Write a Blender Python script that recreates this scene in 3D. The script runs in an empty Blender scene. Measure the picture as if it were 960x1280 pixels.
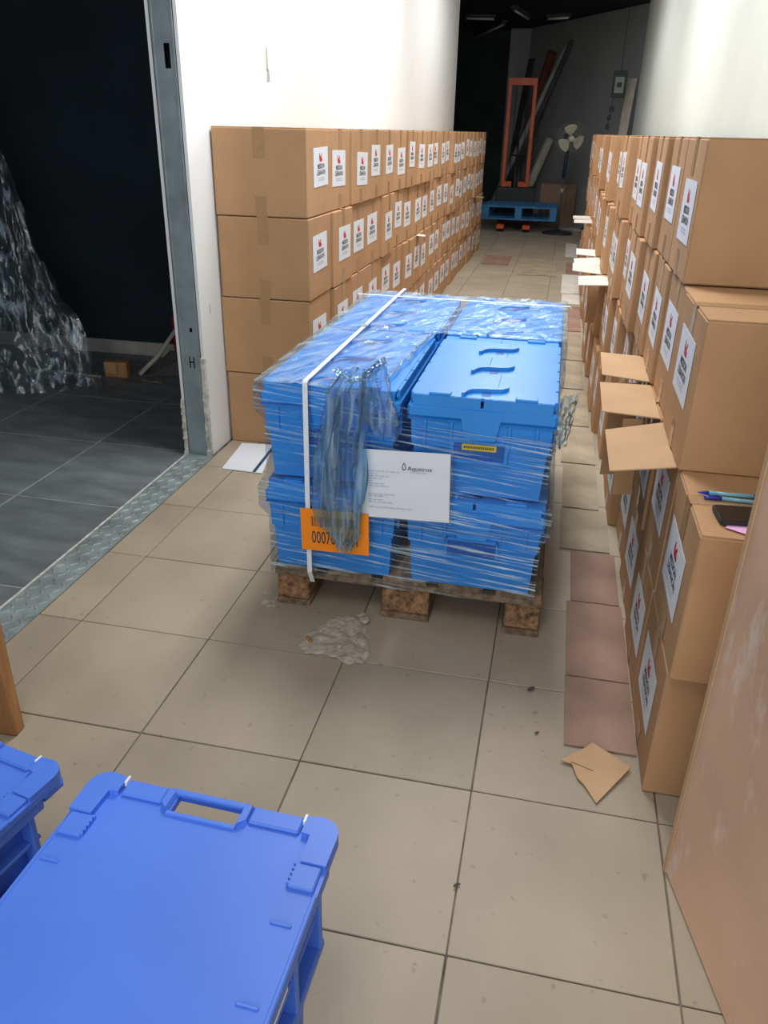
import bpy, math, random
from mathutils import Vector, Matrix, noise
random.seed(7)
sc = bpy.context.scene
COL = sc.collection
PI = math.pi

# ------------------------------------------------------------------ camera
F_PX, PITCH, YAW, ROLL = 986.06, 0.451047, -0.2022126, 0.0231169
CAM = Vector((1.258776, -0.930039, 1.321091))
fw = Vector((math.sin(YAW)*math.cos(PITCH), math.cos(YAW)*math.cos(PITCH), -math.sin(PITCH)))
rt = Vector((math.cos(YAW), -math.sin(YAW), 0)); up = rt.cross(fw)
r2 = math.cos(ROLL)*rt + math.sin(ROLL)*up
u2 = -math.sin(ROLL)*rt + math.cos(ROLL)*up
cam_data = bpy.data.cameras.new('camera')
cam = bpy.data.objects.new('camera', cam_data); COL.objects.link(cam)
cam_data.sensor_fit = 'VERTICAL'; cam_data.sensor_height = 36.0; cam_data.sensor_width = 27.0
cam_data.lens = F_PX/1280*36.0; cam_data.clip_start = 0.02
M = Matrix((r2, u2, -fw)).transposed().to_4x4(); M.translation = CAM
cam.matrix_world = M
sc.camera = cam

# ------------------------------------------------------------------ world, lights, exposure
world = bpy.data.worlds.new('world'); sc.world = world; world.use_nodes = True
bg = world.node_tree.nodes['Background']
bg.inputs[0].default_value = (0.86, 0.94, 1.0, 1); bg.inputs[1].default_value = 0.8
sc.view_settings.view_transform = 'Standard'
sc.view_settings.look = 'None'
sc.view_settings.gamma = 1.0
sc.view_settings.use_curve_mapping = False
sc.view_settings.exposure = 0.42
LAMPS = [  # unseen ceiling panel lamps: x, y, z, watts, size x, size y
    (0.85, -0.9, 2.9, 17, 0.6, 1.2),
    (0.85, 2.2, 2.9, 46, 0.6, 1.2),
    (0.85, 5.0, 2.9, 44, 0.6, 1.2),
    (0.85, 7.6, 2.9, 24, 0.6, 1.2),
]
for (x, y, z, w, sx, sy) in LAMPS:
    l = bpy.data.lights.new('ceiling_panel_light', 'AREA'); l.shape = 'RECTANGLE'
    l.size = sx; l.size_y = sy; l.energy = w; l.color = (0.97, 0.99, 1.0)
    o = bpy.data.objects.new('ceiling_panel_light', l); o.location = (x, y, z); COL.objects.link(o)
l = bpy.data.lights.new('unseen_front_daylight', 'AREA'); l.shape = 'RECTANGLE'  # area light added for daylight through the unseen open front behind the camera
l.size = 2.6; l.size_y = 2.2; l.energy = 38; l.color = (0.92, 0.97, 1.0)
o = bpy.data.objects.new('unseen_front_daylight', l); o.location = (0.8, -3.4, 1.6)
o.rotation_euler = (PI/2, 0, 0); COL.objects.link(o)

# ------------------------------------------------------------------ materials
def _nt(name):
    m = bpy.data.materials.new(name); m.use_nodes = True
    nt = m.node_tree; b = nt.nodes['Principled BSDF']
    return m, nt, b
def N(nt, t, **k):
    n = nt.nodes.new(t)
    for a, v in k.items(): setattr(n, a, v)
    return n
def mat(name, col, rough=0.6, spec=0.3, var=0.06, scale=6.0, bump=0.0, bscale=60.0, metal=0.0, objvar=0.0, coords='Object', col2=None, stretch=None, detail=6.0, dist=0.002):
    m, nt, b = _nt(name)
    b.inputs['Roughness'].default_value = rough
    b.inputs['Metallic'].default_value = metal
    b.inputs['Specular IOR Level'].default_value = spec
    tc = N(nt, 'ShaderNodeTexCoord'); src = tc.outputs[coords]
    if stretch:
        mp = N(nt, 'ShaderNodeMapping'); mp.inputs['Scale'].default_value = stretch
        nt.links.new(src, mp.inputs[0]); src = mp.outputs[0]
    nz = N(nt, 'ShaderNodeTexNoise'); nz.inputs['Scale'].default_value = scale; nz.inputs['Detail'].default_value = detail
    nt.links.new(src, nz.inputs['Vector'])
    rp = N(nt, 'ShaderNodeValToRGB')
    c = Vector(col[:3]); lo = c*(1-var*2.2); hi = c*(1+var*1.6)
    if col2: lo = Vector(col2)
    rp.color_ramp.elements[0].position = 0.3; rp.color_ramp.elements[1].position = 0.7
    rp.color_ramp.elements[0].color = (*lo, 1); rp.color_ramp.elements[1].color = (*hi, 1)
    nt.links.new(nz.outputs[0], rp.inputs[0])
    out = rp.outputs[0]
    if objvar:
        oi = N(nt, 'ShaderNodeObjectInfo'); hs = N(nt, 'ShaderNodeHueSaturation')
        mr = N(nt, 'ShaderNodeMapRange'); mr.inputs['To Min'].default_value = 1-objvar; mr.inputs['To Max'].default_value = 1+objvar
        nt.links.new(oi.outputs['Random'], mr.inputs[0]); nt.links.new(mr.outputs[0], hs.inputs['Value'])
        nt.links.new(out, hs.inputs['Color']); out = hs.outputs[0]
    nt.links.new(out, b.inputs['Base Color'])
    if bump:
        n2 = N(nt, 'ShaderNodeTexNoise'); n2.inputs['Scale'].default_value = bscale; n2.inputs['Detail'].default_value = 4
        nt.links.new(src, n2.inputs['Vector'])
        bp = N(nt, 'ShaderNodeBump'); bp.inputs['Strength'].default_value = bump; bp.inputs['Distance'].default_value = dist
        nt.links.new(n2.outputs[0], bp.inputs['Height']); nt.links.new(bp.outputs[0], b.inputs['Normal'])
    return m

def film_mat(name, tint, base, streak, sscale, sstretch, gloss_rough=0.12, rot=(0, 0, 0), gl=0.35, lo=0.5, hi=0.75, bstr=0.6, mask=None):
    """thin clear plastic film: transparent, glossy on creases, white streaks paint crease whitening and glints"""
    m = bpy.data.materials.new(name); m.use_nodes = True
    nt = m.node_tree; nt.nodes.clear()
    out = N(nt, 'ShaderNodeOutputMaterial')
    tc = N(nt, 'ShaderNodeTexCoord'); mp = N(nt, 'ShaderNodeMapping'); mr_ = N(nt, 'ShaderNodeMapping')
    mr_.inputs['Rotation'].default_value = rot; mp.inputs['Scale'].default_value = sstretch
    nt.links.new(tc.outputs['Object'], mr_.inputs[0]); nt.links.new(mr_.outputs[0], mp.inputs[0])
    nz = N(nt, 'ShaderNodeTexNoise'); nz.inputs['Scale'].default_value = sscale; nz.inputs['Detail'].default_value = 5; nz.inputs['Distortion'].default_value = 0.4
    nt.links.new(mp.outputs[0], nz.inputs['Vector'])
    rp = N(nt, 'ShaderNodeValToRGB'); rp.color_ramp.elements[0].position = lo; rp.color_ramp.elements[1].position = hi
    rp.color_ramp.elements[0].color = (base,)*3+(1,); rp.color_ramp.elements[1].color = (streak,)*3+(1,)
    nt.links.new(nz.outputs[0], rp.inputs[0])
    if mask:
        nm = N(nt, 'ShaderNodeTexNoise'); nm.inputs['Scale'].default_value = mask; nm.inputs['Detail'].default_value = 2; nt.links.new(tc.outputs['Object'], nm.inputs['Vector'])
        mk = N(nt, 'ShaderNodeMapRange'); mk.inputs['From Min'].default_value = .38; mk.inputs['From Max'].default_value = .62; mk.inputs['To Min'].default_value = .25; nt.links.new(nm.outputs[0], mk.inputs[0])
        mu = N(nt, 'ShaderNodeMath', operation='MULTIPLY'); nt.links.new(rp.outputs[0], mu.inputs[0]); nt.links.new(mk.outputs[0], mu.inputs[1]); milky = mu.outputs[0]
    else: milky = rp.outputs[0]
    bp = N(nt, 'ShaderNodeBump'); bp.inputs['Strength'].default_value = bstr; bp.inputs['Distance'].default_value = 0.01
    nt.links.new(nz.outputs[0], bp.inputs['Height'])
    tr = N(nt, 'ShaderNodeBsdfTransparent'); tr.inputs[0].default_value = (*tint, 1)
    gs = N(nt, 'ShaderNodeBsdfAnisotropic') if False else N(nt, 'ShaderNodeBsdfGlossy')
    gs.inputs['Roughness'].default_value = gloss_rough; gs.inputs['Color'].default_value = (1, 1, 1, 1)
    df = N(nt, 'ShaderNodeBsdfDiffuse'); df.inputs[0].default_value = (0.66, 0.83, 0.93, 1)
    nt.links.new(bp.outputs[0], gs.inputs['Normal']); nt.links.new(bp.outputs[0], df.inputs['Normal'])
    m1 = N(nt, 'ShaderNodeMixShader'); nt.links.new(milky, m1.inputs[0])
    nt.links.new(tr.outputs[0], m1.inputs[1]); nt.links.new(df.outputs[0], m1.inputs[2])
    lw = N(nt, 'ShaderNodeLayerWeight'); lw.inputs[0].default_value = 0.25; nt.links.new(bp.outputs[0], lw.inputs['Normal'])
    ma = N(nt, 'ShaderNodeMath', operation='MULTIPLY'); ma.inputs[1].default_value = gl; nt.links.new(lw.outputs['Fresnel'], ma.inputs[0])
    m2 = N(nt, 'ShaderNodeMixShader'); nt.links.new(ma.outputs[0], m2.inputs[0])
    nt.links.new(m1.outputs[0], m2.inputs[1]); nt.links.new(gs.outputs[0], m2.inputs[2])
    nt.links.new(m2.outputs[0], out.inputs[0])
    return m

def carton_mat(name, col, objvar=0.06):
    m, nt, b = _nt(name)
    b.inputs['Roughness'].default_value = 0.75; b.inputs['Specular IOR Level'].default_value = 0.15
    tc = N(nt, 'ShaderNodeTexCoord')
    nz = N(nt, 'ShaderNodeTexNoise'); nz.inputs['Scale'].default_value = 5; nz.inputs['Detail'].default_value = 5
    nt.links.new(tc.outputs['Object'], nz.inputs['Vector'])
    rp = N(nt, 'ShaderNodeValToRGB'); c = Vector(col)
    rp.color_ramp.elements[0].position = .3; rp.color_ramp.elements[1].position = .72
    rp.color_ramp.elements[0].color = (*(c*.9), 1); rp.color_ramp.elements[1].color = (*(c*1.06), 1)
    nt.links.new(nz.outputs[0], rp.inputs[0])
    oi = N(nt, 'ShaderNodeObjectInfo'); hs = N(nt, 'ShaderNodeHueSaturation'); mr = N(nt, 'ShaderNodeMapRange')
    mr.inputs['To Min'].default_value = 1-objvar; mr.inputs['To Max'].default_value = 1+objvar
    nt.links.new(oi.outputs['Random'], mr.inputs[0]); nt.links.new(mr.outputs[0], hs.inputs['Value'])
    nt.links.new(rp.outputs[0], hs.inputs['Color']); nt.links.new(hs.outputs[0], b.inputs['Base Color'])
    mp = N(nt, 'ShaderNodeMapping'); mp.inputs['Scale'].default_value = (1, 1, 0.02); nt.links.new(tc.outputs['Object'], mp.inputs[0])
    n2 = N(nt, 'ShaderNodeTexNoise'); n2.inputs['Scale'].default_value = 90; n2.inputs['Detail'].default_value = 2
    nt.links.new(mp.outputs[0], n2.inputs['Vector'])
    bp = N(nt, 'ShaderNodeBump'); bp.inputs['Strength'].default_value = .25; bp.inputs['Distance'].default_value = .002
    nt.links.new(n2.outputs[0], bp.inputs['Height']); nt.links.new(bp.outputs[0], b.inputs['Normal'])
    return m

def tape_mat():
    m = bpy.data.materials.new('clear_packing_tape'); m.use_nodes = True
    nt = m.node_tree; b = nt.nodes['Principled BSDF']
    b.inputs['Base Color'].default_value = (.40, .235, .12, 1); b.inputs['Roughness'].default_value = .22
    b.inputs['Specular IOR Level'].default_value = .5
    tc = N(nt, 'ShaderNodeTexCoord'); n2 = N(nt, 'ShaderNodeTexNoise'); n2.inputs['Scale'].default_value = 25
    nt.links.new(tc.outputs['Object'], n2.inputs['Vector'])
    bp = N(nt, 'ShaderNodeBump'); bp.inputs['Strength'].default_value = .5; bp.inputs['Distance'].default_value = .004
    nt.links.new(n2.outputs[0], bp.inputs['Height']); nt.links.new(bp.outputs[0], b.inputs['Normal'])
    return m

MT = {}
MT['tile'] = mat('beige_floor_tile', (.385, .315, .232), rough=.5, spec=.35, var=.05, scale=3.0, bump=.15, bscale=35, objvar=.05, detail=8)
def speckle(m):
    nt = m.node_tree; b = nt.nodes['Principled BSDF']; src = b.inputs['Base Color'].links[0].from_socket
    geo = N(nt, 'ShaderNodeNewGeometry'); out = src
    for sc_, lo, hi, k in ((38, .66, .74, .72), (2.3, .45, .75, .86)):
        n = N(nt, 'ShaderNodeTexNoise'); n.inputs['Scale'].default_value = sc_; n.inputs['Detail'].default_value = 4; nt.links.new(geo.outputs['Position'], n.inputs['Vector'])
        r = N(nt, 'ShaderNodeValToRGB'); r.color_ramp.elements[0].position = lo; r.color_ramp.elements[1].position = hi
        r.color_ramp.elements[0].color = (1, 1, 1, 1); r.color_ramp.elements[1].color = (k, k, k*.97, 1); nt.links.new(n.outputs[0], r.inputs[0])
        mx = N(nt, 'ShaderNodeMixRGB', blend_type='MULTIPLY'); mx.inputs[0].default_value = 1; nt.links.new(out, mx.inputs[1]); nt.links.new(r.outputs[0], mx.inputs[2]); out = mx.outputs[0]
    nt.links.new(out, b.inputs['Base Color'])
speckle(MT['tile'])
MT['grout'] = mat('dark_grout', (.17, .145, .112), rough=.9, var=.25, scale=14)
MT['far_floor'] = mat('worn_far_floor', (.34, .295, .23), rough=.6, var=.1, scale=2.0)
MT['dark_tile'] = mat('dark_grey_dusty_tile', (.165, .182, .190), rough=.5, spec=.35, var=.16, scale=3.5, bump=.1, objvar=.08, stretch=(1, 3, 1), detail=9)
MT['grout_grey'] = mat('light_grey_grout', (.34, .36, .36), rough=.9, var=.1, scale=20)
MT['white_wall'] = mat('white_painted_wall', (.80, .80, .79), rough=.7, spec=.2, var=.015, scale=1.5, bump=.05, bscale=40)
MT['right_wall'] = mat('pale_grey_green_wall', (.60, .64, .61), rough=.7, spec=.2, var=.03, scale=1.2, bump=.05, bscale=30)
MT['gypsum'] = mat('broken_gypsum', (.62, .60, .55), rough=.95, var=.2, scale=30, bump=.8, bscale=60)
MT['navy'] = mat('black_navy_paint', (.020, .029, .038), rough=.8, spec=.1, var=.1, scale=2)
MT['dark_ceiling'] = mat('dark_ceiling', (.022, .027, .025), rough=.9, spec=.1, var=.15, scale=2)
MT['white_ceiling'] = mat('white_ceiling', (.74, .74, .72), rough=.9, spec=.1, var=.02, scale=2)
MT['back_wall'] = mat('grey_back_wall', (.30, .31, .30), rough=.8, spec=.15, var=.06, scale=1.0)
MT['skirting'] = mat('pale_skirting', (.42, .40, .36), rough=.7, var=.1, scale=5)
MT['galv'] = mat('galvanised_steel', (.36, .42, .44), rough=.42, spec=.5, var=.10, scale=9, metal=.55, bump=.1, bscale=20)
MT['hollow_shade'] = mat('painted_hollow_shade', (.01, .01, .011), rough=.9, var=.1)
MT['diamond'] = mat('galvanised_tread_plate', (.25, .29, .285), rough=.5, spec=.4, var=.15, scale=12, metal=.1)
MT['carton'] = carton_mat('kraft_cardboard', (.47, .268, .138))
MT['carton_in'] = carton_mat('cardboard_inside', (.53, .335, .19))
MT['carton_white'] = mat('white_lined_card', (.66, .62, .55), rough=.7, var=.05, scale=6)
MT['carton_floor'] = mat('pinkish_worn_card', (.30, .185, .135), rough=.8, var=.12, scale=5, objvar=.06)
MT['carton_pale'] = mat('dusty_floor_card', (.36, .29, .20), rough=.85, var=.12, scale=6, objvar=.08)
MT['tape'] = tape_mat()
MT['label'] = mat('white_paper_label', (.74, .76, .80), rough=.5, spec=.3, var=.01)
MT['red'] = mat('red_print', (.55, .03, .03), rough=.5, var=.05)
MT['ink'] = mat('dark_print', (.045, .045, .05), rough=.6, var=.05)
MT['ink_grey'] = mat('grey_print', (.48, .50, .55), rough=.6, var=.05)
def scuffed():
    m = mat('scuffed_brown_board', (.70, .44, .295), rough=.6, spec=.3, var=.10, scale=2.2, bump=.1, bscale=50, detail=8)
    nt = m.node_tree; b = nt.nodes['Principled BSDF']; src = b.inputs['Base Color'].links[0].from_socket
    tc = N(nt, 'ShaderNodeTexCoord'); mp = N(nt, 'ShaderNodeMapping'); mp.inputs['Scale'].default_value = (1, 3.2, 1.3); mp.inputs['Rotation'].default_value = (.5, 0, 0)
    nt.links.new(tc.outputs['Object'], mp.inputs[0])
    n = N(nt, 'ShaderNodeTexNoise'); n.inputs['Scale'].default_value = 3.0; n.inputs['Detail'].default_value = 5; n.inputs['Roughness'].default_value = .65; nt.links.new(mp.outputs[0], n.inputs['Vector'])
    r = N(nt, 'ShaderNodeValToRGB'); r.color_ramp.elements[0].position = .55; r.color_ramp.elements[1].position = .70
    r.color_ramp.elements[0].color = (0, 0, 0, 1); r.color_ramp.elements[1].color = (.75, .75, .75, 1); nt.links.new(n.outputs[0], r.inputs[0])
    mx = N(nt, 'ShaderNodeMixRGB'); mx.inputs[2].default_value = (.80, .68, .60, 1); nt.links.new(r.outputs[0], mx.inputs[0]); nt.links.new(src, mx.inputs[1]); nt.links.new(mx.outputs[0], b.inputs['Base Color'])
    return m
MT['big_card'] = scuffed()
MT['blue'] = mat('bright_blue_plastic', (.028, .25, .70), rough=.38, spec=.4, var=.04, scale=4, bump=.04, bscale=150)
MT['blue2'] = mat('royal_blue_plastic', (.075, .19, .70), rough=.45, spec=.5, var=.05, scale=3, bump=.05, bscale=160)
MT['blue_shade'] = mat('blue_recess_shade', (.012, .10, .40), rough=.5, var=.05)  # darker blue paints shade into the label holders and behind the hooks
MT['yellow'] = mat('yellow_sticker', (.75, .52, .03), rough=.5, var=.03)
MT['orange_label'] = mat('orange_sticker', (.95, .26, .012), rough=.5, var=.02)
MT['strap'] = mat('white_strapping', (.80, .81, .82), rough=.4, spec=.4, var=.03, scale=30)
MT['wood'] = mat('weathered_pallet_wood', (.22, .145, .085), rough=.85, var=.25, scale=8, bump=.5, bscale=40, objvar=.15, stretch=(6, 1, 6))
MT['chip'] = mat('pressed_chip_block', (.27, .15, .075), rough=.9, var=.35, scale=60, bump=1.0, bscale=90, objvar=.08, dist=.004)
MT['post_wood'] = mat('orange_brown_wood', (.42, .20, .075), rough=.6, var=.15, scale=5, stretch=(8, 8, 1))
MT['concrete'] = mat('broken_concrete', (.46, .395, .305), rough=.95, var=.16, scale=40, bump=1.0, bscale=70, dist=.006)
MT['rubble'] = mat('grey_rubble', (.40, .37, .32), rough=.95, var=.2, scale=40, bump=.8)
MT['orange_paint'] = mat('orange_red_paint', (.62, .10, .03), rough=.45, spec=.4, var=.08, scale=6)
MT['black_metal'] = mat('black_metal', (.02, .022, .024), rough=.5, spec=.4, var=.1)
MT['navy_plastic'] = mat('navy_plastic', (.015, .03, .06), rough=.5, var=.1)
MT['pallet_blue'] = mat('blue_painted_wood', (.05, .20, .42), rough=.7, var=.15, scale=8)
MT['fan_blade'] = mat('cream_fan_blade', (.62, .56, .42), rough=.4, spec=.4, var=.05)
MT['wire'] = mat('grey_wire', (.32, .31, .27), rough=.4, metal=.4, var=.1)
MT['pipe'] = mat('grey_pipe', (.34, .35, .34), rough=.6, var=.12, scale=4)
MT['pipe_dark'] = mat('dark_tube', (.08, .07, .065), rough=.7, var=.15)
MT['brown_red'] = mat('reddish_brown', (.17, .06, .04), rough=.8, var=.15)
MT['green_dark'] = mat('dark_green_sign', (.012, .028, .022), rough=.5, var=.08)
MT['sign_pale'] = mat('pale_sign_print', (.22, .235, .20), rough=.6, var=.05)
MT['cream'] = mat('cream_board', (.50, .45, .37), rough=.7, var=.1)
MT['pink'] = mat('pink_paper', (.85, .45, .72), rough=.6, var=.02)
MT['phone_glass'] = mat('black_glass', (.012, .011, .011), rough=.08, spec=.6, var=.05)
MT['pen_teal'] = mat('pale_teal_plastic', (.20, .48, .60), rough=.25, spec=.5, var=.04)
MT['pen_blue'] = mat('dark_blue_plastic', (.03, .04, .30), rough=.3, spec=.5, var=.04)
MT['red_plastic'] = mat('crimson_plastic', (.35, .02, .05), rough=.5, var=.05)
MT['tube_lamp'] = mat('unlit_fluorescent_tube', (.62, .66, .64), rough=.3, spec=.5, var=.03)
MT['stripe'] = mat('navy_stripe_print', (.02, .06, .12), rough=.5, var=.05)
MT['film_front'] = film_mat('stretch_film_front', (.95, .975, .99), .012, .80, 4.0, (1.1, 1.1, 42.0), rot=(0, -.09, 0), gl=.38, lo=.53, hi=.66, mask=4.5, gloss_rough=.10)  # bright narrow streaks: crease whitening together with painted glints
MT['film_top'] = film_mat('stretch_film_top', (.84, .97, 1.0), .08, .40, 4.0, (10.0, 2.2, 2.0), rot=(0, 0, .5), gl=.6, lo=.42, hi=.72, gloss_rough=.14)
MT['film_tail'] = film_mat('bunched_film', (.66, .84, .96), .05, .36, 7.0, (8.0, 8.0, 1.0), gl=.9, lo=.48, hi=.78)
MT['film_heap'] = film_mat('crumpled_clear_film', (.93, .94, .95), .03, .5, 6.0, (2.6, 2.6, 1.3), gl=2.2, gloss_rough=.06, lo=.58, hi=.72, bstr=1.0)
MT['film_pouch'] = film_mat('clear_pouch', (.97, .98, .99), .03, .12, 5.0, (2.0, 2.0, 2.0), gl=.5, lo=.45, hi=.8)

# ------------------------------------------------------------------ mesh helpers
class MB:
    def __init__(s): s.v = []; s.f = []; s.m = []; s.sm = []
    def add(s, vs, fs, m=0, T=None, smooth=False):
        k = len(s.v)
        for p in vs:
            p = Vector(p)
            s.v.append(T @ p if T is not None else p)
        for f in fs: s.f.append(tuple(i+k for i in f)); s.m.append(m); s.sm.append(smooth)
        return s
    def box(s, x0, x1, y0, y1, z0, z1, m=0, T=None):
        return s.add([(x0,y0,z0),(x1,y0,z0),(x1,y1,z0),(x0,y1,z0),(x0,y0,z1),(x1,y0,z1),(x1,y1,z1),(x0,y1,z1)],
                     [(0,3,2,1),(4,5,6,7),(0,1,5,4),(1,2,6,5),(2,3,7,6),(3,0,4,7)], m, T)
    def hex(s, b, t, m=0, T=None):   # four bottom, four top corners
        return s.add(list(b)+list(t), [(0,3,2,1),(4,5,6,7),(0,1,5,4),(1,2,6,5),(2,3,7,6),(3,0,4,7)], m, T)
    def cbox(s, x0, x1, y0, y1, z0, z1, b=.004, m=0, T=None):   # box with chamfered edges
        vs = []; idx = {}
        for i, (X, sx) in enumerate(((x0, 1), (x1, -1))):
            for j, (Y, sy) in enumerate(((y0, 1), (y1, -1))):
                for k, (Z, sz) in enumerate(((z0, 1), (z1, -1))):
                    idx[i,j,k] = len(vs)
                    vs += [(X, Y+sy*b, Z+sz*b), (X+sx*b, Y, Z+sz*b), (X+sx*b, Y+sy*b, Z)]
        g = lambda i,j,k,a: idx[i,j,k]+a
        fs = []
        for i in (0,1):
            q = [g(i,0,0,0), g(i,1,0,0), g(i,1,1,0), g(i,0,1,0)]; fs.append(q if i else q[::-1])
            q = [g(0,i,0,1), g(0,i,1,1), g(1,i,1,1), g(1,i,0,1)]; fs.append(q if i else q[::-1])
            q = [g(0,0,i,2), g(1,0,i,2), g(1,1,i,2), g(0,1,i,2)]; fs.append(q if i else q[::-1])
        for i in (0,1):
            for j in (0,1):
                q = [g(i,j,0,0), g(i,j,0,1), g(i,j,1,1), g(i,j,1,0)]; fs.append(q if (i+j)%2==0 else q[::-1])
                q = [g(i,0,j,0), g(i,1,j,0), g(i,1,j,2), g(i,0,j,2)]; fs.append(q if (i+j)%2==0 else q[::-1])
                q = [g(0,i,j,1), g(1,i,j,1), g(1,i,j,2), g(0,i,j,2)]; fs.append(q[::-1] if (i+j)%2==0 else q)
                for k in (0,1):
                    t = [g(i,j,k,0), g(i,j,k,1), g(i,j,k,2)]; fs.append(t if (i+j+k)%2 else t[::-1])
        return s.add(vs, fs, m, T)
    def prism(s, poly, z0, z1, m=0, T=None):
        n = len(poly)
        vs = [(x,y,z0) for x,y in poly]+[(x,y,z1) for x,y in poly]
        return s.add(vs, [tuple(range(n))[::-1], tuple(range(n,2*n))]+[(i,(i+1)%n,n+(i+1)%n,n+i) for i in range(n)], m, T)
    def tube(s, pts, r, n=8, m=0, cap=True, T=None):
        pts = [Vector(p) for p in pts]; rings = []; vs = []; fs = []
        rr = r if isinstance(r, (list, tuple)) else [r]*len(pts)
        ref = None
        for i, p in enumerate(pts):
            d = (pts[min(i+1,len(pts)-1)]-pts[max(i-1,0)]).normalized()
            if ref is None: ref = Vector((0,0,1)) if abs(d.z) < .9 else Vector((1,0,0))
            a = d.cross(ref).normalized(); b = d.cross(a).normalized(); ref = -b if False else ref
            for k in range(n):
                t = 2*PI*k/n; vs.append(p + rr[i]*(math.cos(t)*a+math.sin(t)*b))
        for i in range(len(pts)-1):
            for k in range(n):
                fs.append((i*n+k, i*n+(k+1)%n, (i+1)*n+(k+1)%n, (i+1)*n+k))
        if cap: fs += [tuple(range(n))[::-1], tuple(range((len(pts)-1)*n, len(pts)*n))]
        return s.add(vs, fs, m, T, smooth=True)
    def lathe(s, prof, n=24, m=0, T=None):
        vs = [(r*math.cos(2*PI*k/n), r*math.sin(2*PI*k/n), z) for r, z in prof for k in range(n)]
        fs = [(i*n+k, i*n+(k+1)%n, (i+1)*n+(k+1)%n, (i+1)*n+k) for i in range(len(prof)-1) for k in range(n)]
        return s.add(vs, fs, m, T, smooth=True)
    def grid(s, fn, nu, nv, m=0, keep=None):
        vs = [fn(i/nu, j/nv) for i in range(nu+1) for j in range(nv+1)]
        fs = [(i*(nv+1)+j, (i+1)*(nv+1)+j, (i+1)*(nv+1)+j+1, i*(nv+1)+j+1) for i in range(nu) for j in range(nv)
              if keep is None or keep((i+.5)/nu, (j+.5)/nv)]
        return s.add(vs, fs, m, smooth=True)
    def mesh(s, name, mats):
        me = bpy.data.meshes.new(name)
        me.from_pydata([tuple(p) for p in s.v], [], s.f)
        for mm in (mats if isinstance(mats, (list, tuple)) else [mats]): me.materials.append(MT[mm] if isinstance(mm, str) else mm)
        me.polygons.foreach_set('material_index', s.m); me.polygons.foreach_set('use_smooth', s.sm)
        me.update(); return me
    def build(s, name, mats, parent=None, loc=None, rot=None):
        return link(name, s.mesh(name, mats), parent, loc, rot)
def link(name, data, parent=None, loc=None, rot=None):
    o = bpy.data.objects.new(name, data); COL.objects.link(o)
    if parent: o.parent = parent
    if loc is not None: o.location = loc
    if rot is not None: o.rotation_euler = rot
    return o
def tag(o, label, cat, group=None):
    o['label'] = label; o['category'] = cat
    if group: o['group'] = group
    return o
def thing(name, label, cat, loc=(0,0,0), rot=(0,0,0), group=None):
    return tag(link(name, None, None, loc, rot), label, cat, group)
def struct(o): o['kind'] = 'structure'; return o
def copy_tree(o, parent=None):
    c = o.copy(); COL.objects.link(c); c.parent = parent
    for ch in list(o.children): copy_tree(ch, c)
    return c
def TR(x=0, y=0, z=0, rz=0, rx=0, ry=0):
    return Matrix.Translation((x,y,z)) @ Matrix.Rotation(rz,4,'Z') @ Matrix.Rotation(ry,4,'Y') @ Matrix.Rotation(rx,4,'X')
def text_geo(body, size, align='CENTER', bold=0.0):
    cu = bpy.data.curves.new('t', 'FONT'); cu.body = body; cu.size = size; cu.align_x = align; cu.offset = bold; cu.resolution_u = 2
    ob = bpy.data.objects.new('t', cu); COL.objects.link(ob)
    dg = bpy.context.evaluated_depsgraph_get(); me = bpy.data.meshes.new_from_object(ob.evaluated_get(dg))
    vs = [v.co.copy() for v in me.vertices]; fs = [tuple(p.vertices) for p in me.polygons]
    bpy.data.objects.remove(ob); bpy.data.meshes.remove(me); bpy.data.curves.remove(cu)
    return vs, fs
def nz(p, s=1.0): return noise.noise(Vector(p)*s)
ORD = ['first','second','third','fourth','fifth','sixth','seventh','eighth','ninth','tenth','eleventh','twelfth','thirteenth','fourteenth','fifteenth','sixteenth','seventeenth','eighteenth','nineteenth','twentieth','twenty-first','twenty-second','twenty-third','twenty-fourth','twenty-fifth','twenty-sixth']

# ------------------------------------------------------------------ structure: floor with its tiles
T4 = 0.4
b = MB(); b.box(-.262, 2.12, -2.6, 10.8, -.06, -.005, 0); b.box(-6, 6, 10.8, 18, -.06, 0, 1); b.box(-6, -.14, 9.6, 10.8, -.06, 0, 1); b.box(2.0, 6, 10.69, 10.8, -.06, 0, 1)
floor = struct(b.build('floor', ['grout', 'far_floor']))
tm = MB().cbox(-.1984, .1984, -.1984, .1984, -.02, 0, .0014).mesh('tile', 'tile')
ts = MB().cbox(-.069, .0685, -.1984, .1984, -.02, 0, .0014).mesh('tile_strip', 'tile')
for j in range(-6, 27):
    for i in range(5):
        link('tile', tm, floor, (i*T4+.2+random.uniform(-.0006,.0006), j*T4+.2, random.uniform(-.0012, 0)), (0, 0, random.choice((0, PI/2, PI, -PI/2))))
    link('tile', ts, floor, (-.07, j*T4+.2, random.uniform(-.0012, 0)))
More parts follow.
